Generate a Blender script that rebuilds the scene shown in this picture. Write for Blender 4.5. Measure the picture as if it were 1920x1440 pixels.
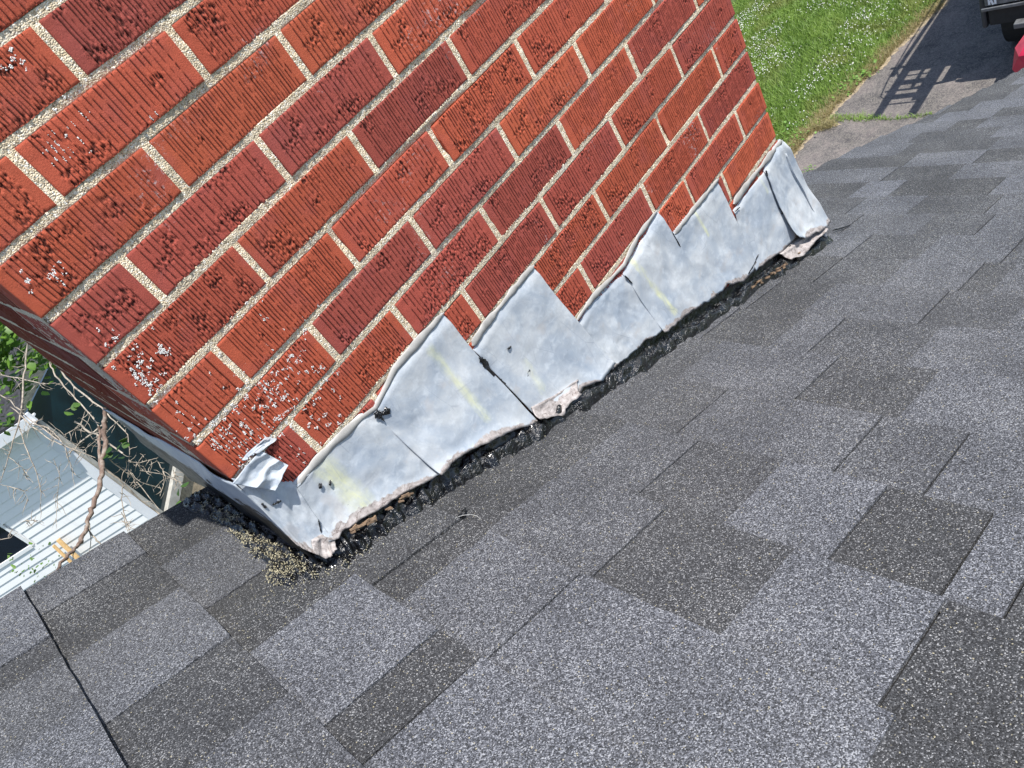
import bpy, bmesh, math, random
import numpy as np
from mathutils import Vector, Matrix
random.seed(7); RNG = np.random.default_rng(11)
C_ = bpy.context; col = C_.scene.collection
for o in list(bpy.data.objects): bpy.data.objects.remove(o)
scene = C_.scene

# ------------------------------------------------------------------ camera
RV = (1.870565, -1.141407, -0.097642)
CAM = np.array((-0.05945, -0.87656, 0.17911)); FPX = 1442.54
def rod(w):
    w = np.array(w); t = np.linalg.norm(w)
    K = np.array([[0, -w[2], w[1]], [w[2], 0, -w[0]], [-w[1], w[0], 0]]) / t
    return np.eye(3) + math.sin(t) * K + (1 - math.cos(t)) * K @ K
RC = rod(RV)
cam = bpy.data.cameras.new('camera'); camo = bpy.data.objects.new('camera', cam); col.objects.link(camo)
cam.sensor_width = 36; cam.lens = FPX / 1920 * 36; cam.clip_start = .02; cam.clip_end = 900
M = Matrix(((RC[0][0], -RC[1][0], -RC[2][0], CAM[0]), (RC[0][1], -RC[1][1], -RC[2][1], CAM[1]),
            (RC[0][2], -RC[1][2], -RC[2][2], CAM[2]), (0, 0, 0, 1)))
camo.matrix_world = M; scene.camera = camo
# ------------------------------------------------------------------ light
SUN = Vector((.07, -.38, 1.0)).normalized()
w = bpy.data.worlds.new('World'); scene.world = w; w.use_nodes = True
nt = w.node_tree; nt.nodes.clear()
sky = nt.nodes.new('ShaderNodeTexSky'); sky.sky_type = 'NISHITA'; sky.sun_disc = False
sky.sun_elevation = math.asin(SUN.z); sky.sun_rotation = math.atan2(SUN.x, SUN.y)
bg = nt.nodes.new('ShaderNodeBackground'); bg.inputs[1].default_value = .15
wo = nt.nodes.new('ShaderNodeOutputWorld')
nt.links.new(sky.outputs[0], bg.inputs[0]); nt.links.new(bg.outputs[0], wo.inputs[0])
sl = bpy.data.lights.new('sun', 'SUN'); sl.energy = 5.0; sl.angle = math.radians(.5); sl.color = (1, .96, .90)
so = bpy.data.objects.new('sun', sl); col.objects.link(so); so.rotation_euler = SUN.to_track_quat('Z', 'Y').to_euler()
scene.view_settings.view_transform = 'Standard'; scene.view_settings.look = 'None'
scene.view_settings.exposure = .42; scene.view_settings.gamma = 1; scene.view_settings.use_curve_mapping = False
scene.render.engine = 'CYCLES'

# ------------------------------------------------------------------ helpers
def ray(u, v): return RC.T @ np.array([(u - 960) / FPX, (v - 720) / FPX, 1.0])
def at(u, v, t): return CAM + ray(u, v) * t                     # point at camera depth t metres
def onface(u, v, y=0.0):
    d = ray(u, v); return CAM + d * (y - CAM[1]) / d[1]
SL = .4283; Z0 = -.457; CS = math.sqrt(1 + SL * SL)
RN = np.array([SL, 0, 1.0]) / CS; RS = np.array([1, 0, -SL]) / CS
def onroof(u, v, off=0.0):
    d = ray(u, v); n = np.array([SL, 0, 1.0]); return CAM + d * ((Z0 + off - n @ CAM) / (n @ d))
def roofpt(s, y, h=0.0): return np.array([s / CS, y, Z0 - SL * s / CS]) + RN * h
def roof_sy(p): return p[0] * CS, p[1]
GZ = -5.4
def onz(u, v, z=GZ):
    d = ray(u, v); return CAM + d * ((z - CAM[2]) / d[2])

def vnoise(shape, cells, rng=None, seed=None):
    """smooth value noise on a grid; cells = (ny, nx) lattice size"""
    r = rng or np.random.default_rng(seed)
    ny, nx = shape; cy, cx = cells
    g = r.random((cy + 2, cx + 2))
    y = np.linspace(0, cy, ny, endpoint=False); x = np.linspace(0, cx, nx, endpoint=False)
    yi = y.astype(int); xi = x.astype(int); fy = y - yi; fx = x - xi
    fy = fy * fy * (3 - 2 * fy); fx = fx * fx * (3 - 2 * fx)
    a = g[yi][:, xi]; b = g[yi][:, xi + 1]; c = g[yi + 1][:, xi]; d = g[yi + 1][:, xi + 1]
    FX = fx[None, :]; FY = fy[:, None]
    return (a * (1 - FX) + b * FX) * (1 - FY) + (c * (1 - FX) + d * FX) * FY

def mesh_obj(name, verts, faces, mat=None, parent=None, smooth=False, link=True):
    me = bpy.data.meshes.new(name)
    me.from_pydata([tuple(map(float, v)) for v in verts], [], [tuple(map(int, f)) for f in faces])
    me.update()
    if smooth: me.polygons.foreach_set('use_smooth', [True] * len(me.polygons))
    if mat: me.materials.append(mat)
    o = bpy.data.objects.new(name, me)
    if link: col.objects.link(o)
    if parent: o.parent = parent
    return o
def fast_mesh(name, V, F, mat=None, smooth=False):
    """V (n,3) F (m,4) int"""
    V = np.asarray(V, np.float32); F = np.asarray(F, np.int32); k = F.shape[1]
    me = bpy.data.meshes.new(name)
    me.vertices.add(len(V)); me.vertices.foreach_set('co', V.ravel())
    me.loops.add(F.size); me.loops.foreach_set('vertex_index', F.ravel())
    me.polygons.add(len(F)); me.polygons.foreach_set('loop_start', np.arange(0, F.size, k, dtype=np.int32))
    me.polygons.foreach_set('loop_total', np.full(len(F), k, np.int32))
    me.update(calc_edges=True); me.validate()
    if smooth: me.polygons.foreach_set('use_smooth', [True] * len(me.polygons))
    if mat: me.materials.append(mat)
    return me
def put(name, me, parent=None, loc=None, rz=None):
    o = bpy.data.objects.new(name, me); col.objects.link(o)
    if parent: o.parent = parent
    if loc is not None: o.location = [float(a) for a in loc]
    if rz is not None: o.rotation_euler = (0, 0, rz)
    return o
def gridfaces(ny, nx, off=0):
    i, j = np.meshgrid(np.arange(ny - 1), np.arange(nx - 1), indexing='ij')
    a = (i * nx + j).ravel() + off
    return np.stack([a, a + 1, a + nx + 1, a + nx], 1)
def empty(name, loc=(0, 0, 0)):
    o = bpy.data.objects.new(name, None); col.objects.link(o); o.location = loc; o.empty_display_size = .1; return o
def tag(o, label, cat, group=None, kind=None):
    if label: o['label'] = label
    if cat: o['category'] = cat
    if group: o['group'] = group
    if kind: o['kind'] = kind
    return o
class MB:
    def __init__(s): s.v = []; s.f = []
    def box(s, x0, x1, y0, y1, z0, z1):
        n = len(s.v); s.v += [(x, y, z) for z in (z0, z1) for y in (y0, y1) for x in (x0, x1)]
        s.f += [tuple(n + i for i in q) for q in ((0, 2, 3, 1), (4, 5, 7, 6), (0, 1, 5, 4), (2, 6, 7, 3), (0, 4, 6, 2), (1, 3, 7, 5))]
    def obox(s, o, ax, ay, az):
        n = len(s.v); o, ax, ay, az = map(lambda a: np.array(a, float), (o, ax, ay, az))
        s.v += [tuple(o + ax * i + ay * j + az * k) for k in (0, 1) for j in (0, 1) for i in (0, 1)]
        s.f += [tuple(n + i for i in q) for q in ((0, 2, 3, 1), (4, 5, 7, 6), (0, 1, 5, 4), (2, 6, 7, 3), (0, 4, 6, 2), (1, 3, 7, 5))]
    def tube(s, pts, rad, k=6, cap=True):
        pts = [np.array(p, float) for p in pts]; n0 = len(s.v); m = len(pts)
        ref = np.array([.31, .2, .93])
        for i, p in enumerate(pts):
            t = pts[min(i + 1, m - 1)] - pts[max(i - 1, 0)]; t /= np.linalg.norm(t) + 1e-9
            a = np.cross(t, ref); a /= np.linalg.norm(a) + 1e-9; b = np.cross(t, a)
            r = rad[i] if hasattr(rad, '__len__') else rad
            for q in range(k):
                an = 2 * math.pi * q / k; s.v.append(tuple(p + (a * math.cos(an) + b * math.sin(an)) * r))
        for i in range(m - 1):
            for q in range(k):
                a = n0 + i * k + q; b = n0 + i * k + (q + 1) % k; s.f.append((a, b, b + k, a + k))
        if cap:
            s.f.append(tuple(n0 + q for q in range(k))); s.f.append(tuple(n0 + (m - 1) * k + q for q in reversed(range(k))))
    def build(s, name, mat, parent=None, smooth=False):
        return mesh_obj(name, s.v, s.f, mat, parent, smooth)
def bevel(o, wd=.004, seg=1):
    m = o.modifiers.new('bevel', 'BEVEL'); m.width = wd; m.segments = seg; m.limit_method = 'ANGLE'; return o

# ------------------------------------------------------------------ materials
def newmat(name):
    m = bpy.data.materials.new(name); m.use_nodes = True; n = m.node_tree.nodes; n.clear()
    out = n.new('ShaderNodeOutputMaterial'); b = n.new('ShaderNodeBsdfPrincipled')
    m.node_tree.links.new(b.outputs[0], out.inputs[0]); return m, m.node_tree, b
class NG:
    def __init__(s, nt): s.nt = nt; s.N = nt.nodes; s.L = nt.links
    def set(s, inp, v):
        if hasattr(v, 'links') or isinstance(v, bpy.types.NodeSocket): s.L.new(v, inp)
        else: inp.default_value = v
    def coord(s, kind='Object'): return s.N.new('ShaderNodeTexCoord').outputs[kind]
    def pos(s): return s.N.new('ShaderNodeNewGeometry').outputs['Position']
    def mapping(s, v, scale=(1, 1, 1), loc=(0, 0, 0), rot=(0, 0, 0)):
        n = s.N.new('ShaderNodeMapping'); s.L.new(v, n.inputs[0]); n.inputs['Scale'].default_value = scale
        n.inputs['Location'].default_value = loc; n.inputs['Rotation'].default_value = rot; return n.outputs[0]
    def noise(s, v, scale, detail=4, rough=.55, out=0, dist=0):
        n = s.N.new('ShaderNodeTexNoise'); s.L.new(v, n.inputs['Vector']); n.inputs['Scale'].default_value = scale
        n.inputs['Detail'].default_value = detail; n.inputs['Roughness'].default_value = rough; n.inputs['Distortion'].default_value = dist
        return n.outputs[out]
    def voro(s, v, scale, feat='F1', out='Distance', rnd=1.0):
        n = s.N.new('ShaderNodeTexVoronoi'); s.L.new(v, n.inputs['Vector']); n.inputs['Scale'].default_value = scale
        n.feature = feat; n.inputs['Randomness'].default_value = rnd; return n.outputs[out]
    def ramp(s, v, stops, interp='LINEAR'):
        n = s.N.new('ShaderNodeValToRGB'); s.L.new(v, n.inputs[0]); e = n.color_ramp.elements; n.color_ramp.interpolation = interp
        while len(e) < len(stops): e.new(.5)
        for el, (p, c) in zip(e, stops): el.position = p; el.color = (c, c, c, 1) if not hasattr(c, '__len__') else (*c[:3], 1)
        return n.outputs[0]
    def mix(s, a, b, f, mode='MIX'):
        n = s.N.new('ShaderNodeMix'); n.data_type = 'RGBA'; n.blend_type = mode
        s.set(n.inputs[0], f)
        for i, x in ((6, a), (7, b)):
            if isinstance(x, bpy.types.NodeSocket): s.L.new(x, n.inputs[i])
            else: n.inputs[i].default_value = (*x[:3], 1)
        return n.outputs[2]
    def math(s, op, a, b=0.0, c=None, clamp=False):
        n = s.N.new('ShaderNodeMath'); n.operation = op; n.use_clamp = clamp
        s.set(n.inputs[0], a); s.set(n.inputs[1], b)
        if c is not None: s.set(n.inputs[2], c)
        return n.outputs[0]
    def bump(s, h, strength=.5, dist=.001, nrm=None):
        n = s.N.new('ShaderNodeBump'); s.L.new(h, n.inputs['Height']); n.inputs['Strength'].default_value = strength
        n.inputs['Distance'].default_value = dist
        if nrm: s.L.new(nrm, n.inputs['Normal'])
        return n.outputs[0]
    def sep(s, v): n = s.N.new('ShaderNodeSeparateXYZ'); s.L.new(v, n.inputs[0]); return n.outputs
    def comb(s, x, y, z):
        n = s.N.new('ShaderNodeCombineXYZ')
        for i, a in enumerate((x, y, z)): s.set(n.inputs[i], a)
        return n.outputs[0]
    def objcol(s): return s.N.new('ShaderNodeObjectInfo').outputs['Color']
    def objrand(s): return s.N.new('ShaderNodeObjectInfo').outputs['Random']
    def attr(s, name, out='Fac'): n = s.N.new('ShaderNodeAttribute'); n.attribute_name = name; return n.outputs[out]

def simple(name, c, rough=.6, metal=0.0, nscale=20, namp=.25, bump=.0, bdist=.002, spec=.5):
    m, t, b = newmat(name); g = NG(t); v = g.pos()
    n = g.noise(v, nscale, 5); f = g.ramp(n, [(.3, 1 - namp), (.7, 1 + namp)])
    g.L.new(g.mix(c, f, 1.0, 'MULTIPLY'), b.inputs['Base Color'])
    b.inputs['Roughness'].default_value = rough; b.inputs['Metallic'].default_value = metal
    b.inputs['Specular IOR Level'].default_value = spec
    if bump: g.L.new(g.bump(n, bump, bdist), b.inputs['Normal'])
    return m

# brick: colour per brick from the object colour
def mk_brick():
    m, t, b = newmat('red_brick'); g = NG(t); v = g.pos()
    base = g.objcol()
    n1 = g.noise(v, 38, 5, .6); n2 = g.noise(v, 420, 4, .7)
    c = g.mix(base, (1.0, .86, .78), g.ramp(n1, [(.3, 0), (.75, .22)]), 'MULTIPLY')
    c = g.mix(c, (.30, .075, .07), g.ramp(g.noise(v, 17, 3), [(.5, 0), (.72, .45)]))
    c = g.mix(c, (.72, .26, .16), g.ramp(n2, [(.62, 0), (.78, .35)]))
    c = g.mix(c, (.040, .010, .008), g.ramp(g.attr('cavity'), [(.12, 0), (.55, .88)]))  # shade in the grooves and pits painted into the brick colour
    # lime bloom in the torn texture, strongest on some bricks
    bl = g.math('MULTIPLY', g.ramp(g.noise(v, 9, 2), [(.60, 0), (.72, 1)]), g.ramp(g.noise(v, 190, 4, .7), [(.56, 0), (.66, .8)]))
    c = g.mix(c, (.55, .50, .50), bl)
    g.L.new(c, b.inputs['Base Color']); b.inputs['Roughness'].default_value = .8
    b.inputs['Specular IOR Level'].default_value = .25
    str_ = g.noise(g.mapping(v, (1, 1, .12)), 700, 3)
    h = g.math('ADD', g.noise(v, 620, 5, .75), str_)
    g.L.new(g.bump(h, .8, .0010), b.inputs['Normal']); return m
def mk_mortar():
    m, t, b = newmat('sand_mortar'); g = NG(t); v = g.pos()
    cells = g.voro(v, 620, 'F1', 'Color'); cs = g.sep(cells)[0]
    c = g.ramp(cs, [(0, (.20, .16, .10)), (.12, (.54, .43, .28)), (.5, (.72, .60, .42)), (.85, (.84, .74, .57)), (.97, (.92, .89, .80))])
    c = g.mix(c, (.45, .40, .33), g.ramp(g.noise(v, 30, 4), [(.5, 0), (.8, .5)]))
    c = g.mix(c, (.16, .15, .14), g.ramp(g.noise(v, 260, 3), [(.66, 0), (.74, .8)]))
    c = g.mix(c, (.30, .25, .17), g.ramp(g.noise(v, 7, 4, .6), [(.5, 0), (.72, .55)]))
    c = g.mix(c, (.60, .57, .52), g.ramp(g.noise(v, 13, 4, .6), [(.6, 0), (.75, .6)]))
    g.L.new(c, b.inputs['Base Color']); b.inputs['Roughness'].default_value = .95
    h = g.math('ADD', g.math('MULTIPLY', g.voro(v, 620), -1.0), g.noise(v, 300, 4, .7))
    g.L.new(g.bump(h, .9, .0016), b.inputs['Normal']); return m
def mk_granules():
    m, t, b = newmat('shingle_granules'); g = NG(t); v = g.pos()
    vv = g.mix(v, g.noise(v, 1400, 1, out=1), .0004, 'ADD')
    cell = g.sep(g.voro(vv, 820, 'F1', 'Color')); rnd = cell[0]
    cell2 = g.sep(g.voro(vv, 1500, 'F1', 'Color'))
    tone = g.sep(g.objcol())[0]                          # share of pale granules in this shingle
    blot = g.noise(v, 7, 3)
    k = g.math('ADD', g.math('MULTIPLY', rnd, 1.0), g.math('MULTIPLY', g.math('SUBTRACT', blot, .5), .35))
    k = g.math('ADD', k, g.math('MULTIPLY', g.math('SUBTRACT', cell2[1], .5), .25))
    dark = g.ramp(k, [(0, (.014, .014, .015)), (.45, (.036, .037, .039)), (.8, (.062, .063, .066)), (.93, (.115, .117, .12)), (.985, (.36, .36, .36))])
    pale = g.ramp(k, [(0, (.020, .021, .024)), (.30, (.056, .059, .067)), (.58, (.106, .111, .127)), (.82, (.170, .177, .200)), (.97, (.34, .35, .37))])
    c = g.mix(dark, pale, tone)
    # dusty wear and paler dirt
    c = g.mix(c, (.115, .11, .10), g.ramp(g.noise(v, 2.6, 4), [(.5, 0), (.85, .22)]))
    c = g.mix(c, (.50, .45, .30), g.math('MULTIPLY', g.ramp(cell[2], [(.993, 0), (.996, 1)]), .7))
    g.L.new(c, b.inputs['Base Color']); b.inputs['Roughness'].default_value = .82
    b.inputs['Specular IOR Level'].default_value = .35
    h = g.math('ADD', g.math('MULTIPLY', g.voro(vv, 820), -1.2), g.math('MULTIPLY', rnd, .6))
    g.L.new(g.bump(h, .75, .0011), b.inputs['Normal']); return m
def mk_lead():
    m, t, b = newmat('weathered_lead'); g = NG(t); v = g.pos()
    n1 = g.noise(v, 11, 6, .62, dist=.6); n2 = g.noise(v, 60, 5, .65, dist=.4); n3 = g.noise(g.mapping(v, (1, 1, .25)), 90, 4, .7)
    c = g.ramp(n1, [(.28, (.27, .32, .385)), (.45, (.37, .41, .455)), (.58, (.455, .48, .50)), (.74, (.61, .63, .64))])
    c = g.mix(c, (.58, .62, .65), g.ramp(n2, [(.50, 0), (.70, .5)]))
    c = g.mix(c, (.36, .39, .43), g.ramp(g.noise(g.mapping(v, (1, 1, .4)), 300, 3, .7), [(.5, 0), (.75, .35)]))
    c = g.mix(c, (.30, .35, .42), g.ramp(n3, [(.60, 0), (.78, .35)]))
    c = g.mix(c, (.42, .38, .35), g.math('MULTIPLY', g.ramp(g.noise(v, 23, 3), [(.60, 0), (.68, .3)]), 1.0))
    # yellow streaks: stains with their own place on the lead
    X = g.sep(v)
    for (x0, z0, x1, z1, wd, am) in STREAKS:
        dx, dz = x1 - x0, z1 - z0; L2 = dx * dx + dz * dz
        tt = g.math('DIVIDE', g.math('ADD', g.math('MULTIPLY', g.math('SUBTRACT', X[0], x0), dx), g.math('MULTIPLY', g.math('SUBTRACT', X[2], z0), dz)), L2, clamp=True)
        ex = g.math('SUBTRACT', X[0], g.math('MULTIPLY_ADD', tt, dx, x0)); ez = g.math('SUBTRACT', X[2], g.math('MULTIPLY_ADD', tt, dz, z0))
        d = g.math('SQRT', g.math('ADD', g.math('MULTIPLY', ex, ex), g.math('MULTIPLY', ez, ez)))
        d = g.math('ADD', d, g.math('MULTIPLY', g.math('SUBTRACT', n2, .5), wd * 1.1))
        c = g.mix(c, (.70, .70, .36), g.math('MULTIPLY', g.math('MULTIPLY', g.ramp(g.math('DIVIDE', d, wd), [(.2, 1), (1.0, 0)]), g.ramp(n3, [(.35, .15), (.62, 1)])), am * .9))
    c = g.mix(c, (.16, .165, .17), g.ramp(g.noise(v, 210, 4, .75), [(.69, 0), (.73, .7)]))
    c = g.mix(c, (.22, .25, .30), g.math('MULTIPLY', g.ramp(g.voro(g.mapping(v, (1, 1, .3), rot=(0, .5, 0)), 30, 'DISTANCE_TO_EDGE'), [(.0, .5), (.012, 0)]), g.ramp(g.noise(v, 8, 2), [(.5, 0), (.6, 1)])))
    cr = g.attr('crust'); crn = g.math('ADD', cr, g.math('MULTIPLY', g.math('SUBTRACT', g.noise(v, 55, 5, .7), .5), .9))
    cm = g.ramp(crn, [(.58, 0), (.64, 1)])
    cc = g.ramp(g.noise(v, 120, 5, .7), [(.3, (.16, .14, .13)), (.5, (.34, .305, .29)), (.75, (.50, .47, .455))])
    cc = g.mix(cc, (.12, .09, .08), g.ramp(g.voro(g.mix(g.mapping(v, (.6, 1, 1.5), rot=(0, .45, 0)), g.noise(v, 40, 4, out=1), .03, 'ADD'), 42, 'DISTANCE_TO_EDGE'), [(.004, .9), (.02, 0)]))
    c = g.mix(c, cc, cm)
    c = g.mix(c, (.012, .013, .015), g.ramp(g.math('ADD', g.attr('tar'), g.math('MULTIPLY', g.math('SUBTRACT', g.noise(g.mapping(v, (1, .35, 1)), 70, 5, .7), .5), .9)), [(.5, 0), (.55, 1)]))
    g.L.new(c, b.inputs['Base Color'])
    g.L.new(g.ramp(n2, [(.3, .36), (.7, .6)]), b.inputs['Roughness']); b.inputs['Specular IOR Level'].default_value = .3
    h = g.math('ADD', g.math('MULTIPLY', g.noise(v, 34, 3), .8), g.math('MULTIPLY', n2, .5))
    h2 = g.noise(v, 500, 3)
    g.L.new(g.bump(h2, .35, .0005, g.bump(h, .3, .004)), b.inputs['Normal']); return m
def mk_tar():
    m, t, b = newmat('black_tar'); g = NG(t); v = g.pos()
    n = g.noise(v, 75, 4, .55, dist=.5)
    c = g.ramp(n, [(.3, (.002, .002, .0025)), (.8, (.007, .0075, .009))])
    g.L.new(c, b.inputs['Base Color'])
    g.L.new(g.ramp(g.noise(v, 40, 3), [(.35, .18), (.65, .34)]), b.inputs['Roughness'])
    b.inputs['Specular IOR Level'].default_value = .6; b.inputs['Coat Weight'].default_value = .45; b.inputs['Coat Roughness'].default_value = .12
    h = g.math('ADD', n, g.math('MULTIPLY', g.noise(v, 260, 3, .5), .25))
    g.L.new(g.bump(h, 1.0, .009), b.inputs['Normal']); return m
def mk_siding():
    m, t, b = newmat('white_siding'); g = NG(t); v = g.pos()
    c = g.mix((.86, .87, .86), (.72, .75, .76), g.ramp(g.noise(v, 1.6, 5), [(.4, 0), (.8, .7)]))
    c = g.mix(c, (.5, .5, .46), g.ramp(g.noise(g.mapping(v, (1, 1, .2)), 14, 4), [(.6, 0), (.8, .3)]))
    g.L.new(c, b.inputs['Base Color']); b.inputs['Roughness'].default_value = .5; return m
def mk_asphalt():
    m, t, b = newmat('old_asphalt'); g = NG(t); v = g.pos()
    n = g.noise(v, 3, 6, .6); n2 = g.noise(v, 34, 5, .75)
    c = g.ramp(n, [(.3, (.050, .046, .046)), (.5, (.095, .085, .082)), (.7, (.15, .125, .118))])
    c = g.mix(c, (.26, .235, .21), g.ramp(n2, [(.56, 0), (.74, .65)]))
    cr = g.noise(v, 16, 6, .75, dist=1.2)
    c = g.mix(c, (.30, .27, .225), g.ramp(cr, [(.47, 0), (.50, .75), (.53, 0)]))
    c = g.mix(c, (.05, .048, .05), g.ramp(g.noise(v, 20, 5, .7), [(.55, 0), (.7, .5)]))
    g.L.new(c, b.inputs['Base Color']); b.inputs['Roughness'].default_value = .9
    g.L.new(g.bump(n2, .6, .01), b.inputs['Normal']); return m
def mk_lawn():
    m, t, b = newmat('lawn_soil'); g = NG(t); v = g.pos()
    n = g.noise(v, 2.2, 5); n2 = g.noise(v, 45, 4, .7)
    c = g.ramp(n2, [(.3, (.030, .050, .010)), (.7, (.085, .135, .028))])
    c = g.mix(c, (.16, .15, .06), g.ramp(n, [(.5, 0), (.75, .6)]))
    g.L.new(c, b.inputs['Base Color']); b.inputs['Roughness'].default_value = .95; 
    g.L.new(g.bump(n2, .8, .03), b.inputs['Normal']); return m
def mk_leaf(name, a, bcol, scale=6, trans=.25):
    m, t, b = newmat(name); g = NG(t); v = g.pos()
    c = g.mix(a, bcol, g.ramp(g.noise(v, scale, 3), [(.35, 0), (.65, 1)]))
    c = g.mix(c, bcol, g.math('MULTIPLY', g.attr('tint'), .8))
    if 'grass' in name and 'green' in name: c = g.mix(c, (.30, .27, .09), g.ramp(g.noise(v, 1.1, 5, .65), [(.5, 0), (.68, .6)]))
    g.L.new(c, b.inputs['Base Color']); b.inputs['Roughness'].default_value = .5
    b.inputs['Subsurface Weight'].default_value = 0
    tr = g.N.new('ShaderNodeBsdfTranslucent'); g.L.new(c, tr.inputs[0])
    ms = g.N.new('ShaderNodeMixShader'); ms.inputs[0].default_value = trans
    out = [n for n in g.N if n.type == 'OUTPUT_MATERIAL'][0]
    g.L.new(b.outputs[0], ms.inputs[1]); g.L.new(tr.outputs[0], ms.inputs[2]); g.L.new(ms.outputs[0], out.inputs[0]); return m
def mk_bark():
    m, t, b = newmat('dead_bark'); g = NG(t); v = g.pos()
    n = g.noise(v, 30, 5, .7)
    c = g.ramp(n, [(.3, (.07, .048, .036)), (.5, (.19, .13, .10)), (.7, (.36, .32, .27))])
    g.L.new(c, b.inputs['Base Color']); b.inputs['Roughness'].default_value = .85
    g.L.new(g.bump(g.noise(v, 160, 4), .6, .004), b.inputs['Normal']); return m

def fz(u, v, y=-.005):
    p = onface(u, v, y); return float(p[0]), float(p[2])
STREAKS = []
for a, b_, wd, am in (((808, 655), (905, 780), .010, .55), ((1188, 490), (1260, 585), .0085, .85), ((612, 880), (680, 945), .022, .62),
                      ((1306, 400), (1330, 440), .006, .6), ((985, 680), (1012, 730), .010, .35), ((1430, 340), (1440, 360), .006, .4)):
    STREAKS.append((*fz(*a), *fz(*b_), wd, am))
MAT = dict(brick=mk_brick(), mortar=mk_mortar(), gran=mk_granules(), lead=mk_lead(), tar=mk_tar(), siding=mk_siding(),
           asphalt=mk_asphalt(), lawn=mk_lawn(), bark=mk_bark(),
           twig=simple('pale_dead_twig', (.36, .31, .25), .8, nscale=60, namp=.5),
           caulk=simple('grey_caulk', (.34, .33, .31), .55, nscale=50, namp=.18, bump=.3),
           deck=simple('black_underlay', (.008, .008, .009), .9, nscale=8),
           white=simple('white_trim', (.74, .76, .78), .4, nscale=4, namp=.06),
           granule=simple('tan_granule', (.38, .345, .235), .8, nscale=420, namp=.95),
           lichen=simple('pale_lichen', (.62, .62, .60), .9, nscale=200, namp=.3),
           glass=simple('dark_window_glass', (.008, .014, .024), .08, nscale=3, namp=.2),
           sfar=simple('far_roof_shingle', (.028, .028, .032), .9, nscale=30, namp=.6),
           black=simple('black_truck_paint', (.035, .040, .048), .35, nscale=5, namp=.2),
           grey=simple('scuffed_grey_metal', (.16, .165, .17), .5, .3, nscale=12, namp=.4),
           rubber=simple('tyre_rubber', (.02, .02, .02), .8), alu=simple('aluminium', (.55, .56, .58), .35, .8, nscale=30, namp=.15),
           red=simple('red_plastic', (.52, .02, .06), .35, nscale=9, namp=.25),
           wood=simple('new_lumber', (.55, .36, .16), .7, nscale=30, namp=.2),
           crumb=simple('tan_crumb', (.24, .16, .10), .8, nscale=120, namp=.5),
           dry=mk_leaf('dry_grass', (.36, .28, .13), (.24, .21, .08), 9, .2),
           grass=mk_leaf('green_grass', (.10, .20, .025), (.22, .34, .06), 2.3, .3),
           weed=mk_leaf('weed_leaf', (.10, .24, .03), (.19, .36, .06), 5, .3),
           ivy=mk_leaf('vine_leaf', (.025, .075, .012), (.13, .25, .03), 9, .3),
           clover=simple('clover_flower', (.72, .72, .66), .8, nscale=90, namp=.2),
           soil=simple('dry_soil', (.30, .24, .16), .95, nscale=25, namp=.4),
           concrete=simple('pale_concrete', (.36, .35, .31), .9, nscale=7, namp=.3),
           pool=simple('dark_teal_glazing', (.005, .022, .030), .12, nscale=2.5, namp=.5, bump=.05, bdist=.02),
           dark=simple('dark_ground_litter', (.035, .04, .028), .95, nscale=9, namp=.6, bump=.6, bdist=.02))  # dark soil tone of the yard, also on the mullions
for k in ('tan',): pass

# ================================================================== GROUND AND DRIVEWAY
def poly_sheet(name, pts, z, mat, kind='structure'):
    o = mesh_obj(name, [(p[0], p[1], z) for p in pts], [tuple(range(len(pts)))], mat)
    if kind: o['kind'] = kind
    return o
poly_sheet('ground', [(-300, -300), (300, -300), (300, 300), (-300, 300)], GZ, MAT['lawn'])
c3 = lambda x, y: (1300 + x / 3.097, y / 3.097)
edge_px = [c3(560, 960), c3(600, 900), c3(640, 850), c3(700, 780), c3(770, 735), c3(860, 728), c3(800, 690), c3(835, 640), c3(930, 555), c3(1000, 470), c3(1100, 400), c3(1150, 330), c3(1205, 275), c3(1300, 190), c3(1400, 95), c3(1475, 25), c3(1540, -60)]
edge = [onz(*q)[:2] for q in edge_px]
ed2 = []
for a, b_ in zip(edge[:-1], edge[1:]):
    for k in range(6):
        t = k / 6; ed2.append((a[0] + (b_[0] - a[0]) * t + random.uniform(-.02, .02), a[1] + (b_[1] - a[1]) * t + random.uniform(-.025, .025)))
ed2.append(tuple(edge[-1]))
poly_sheet('driveway', [(1.5, -8), (2.5, 3.4)] + [(5.0, 3.5)] + ed2 + [(24, ed2[-1][1] - .4), (24, -8)], GZ + .004, MAT['asphalt'])
soil = []
for x, y in ed2: soil.append((x, y + .14 + random.uniform(-.05, .09)))
so_ = mesh_obj('dirt_edge', [(x, y, GZ + .002) for x, y in ed2] + [(x, y, GZ + .002) for x, y in soil],
               [(i, i + 1, len(ed2) + i + 1, len(ed2) + i) for i in range(len(ed2) - 1)], MAT['soil']); so_['kind'] = 'structure'

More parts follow.
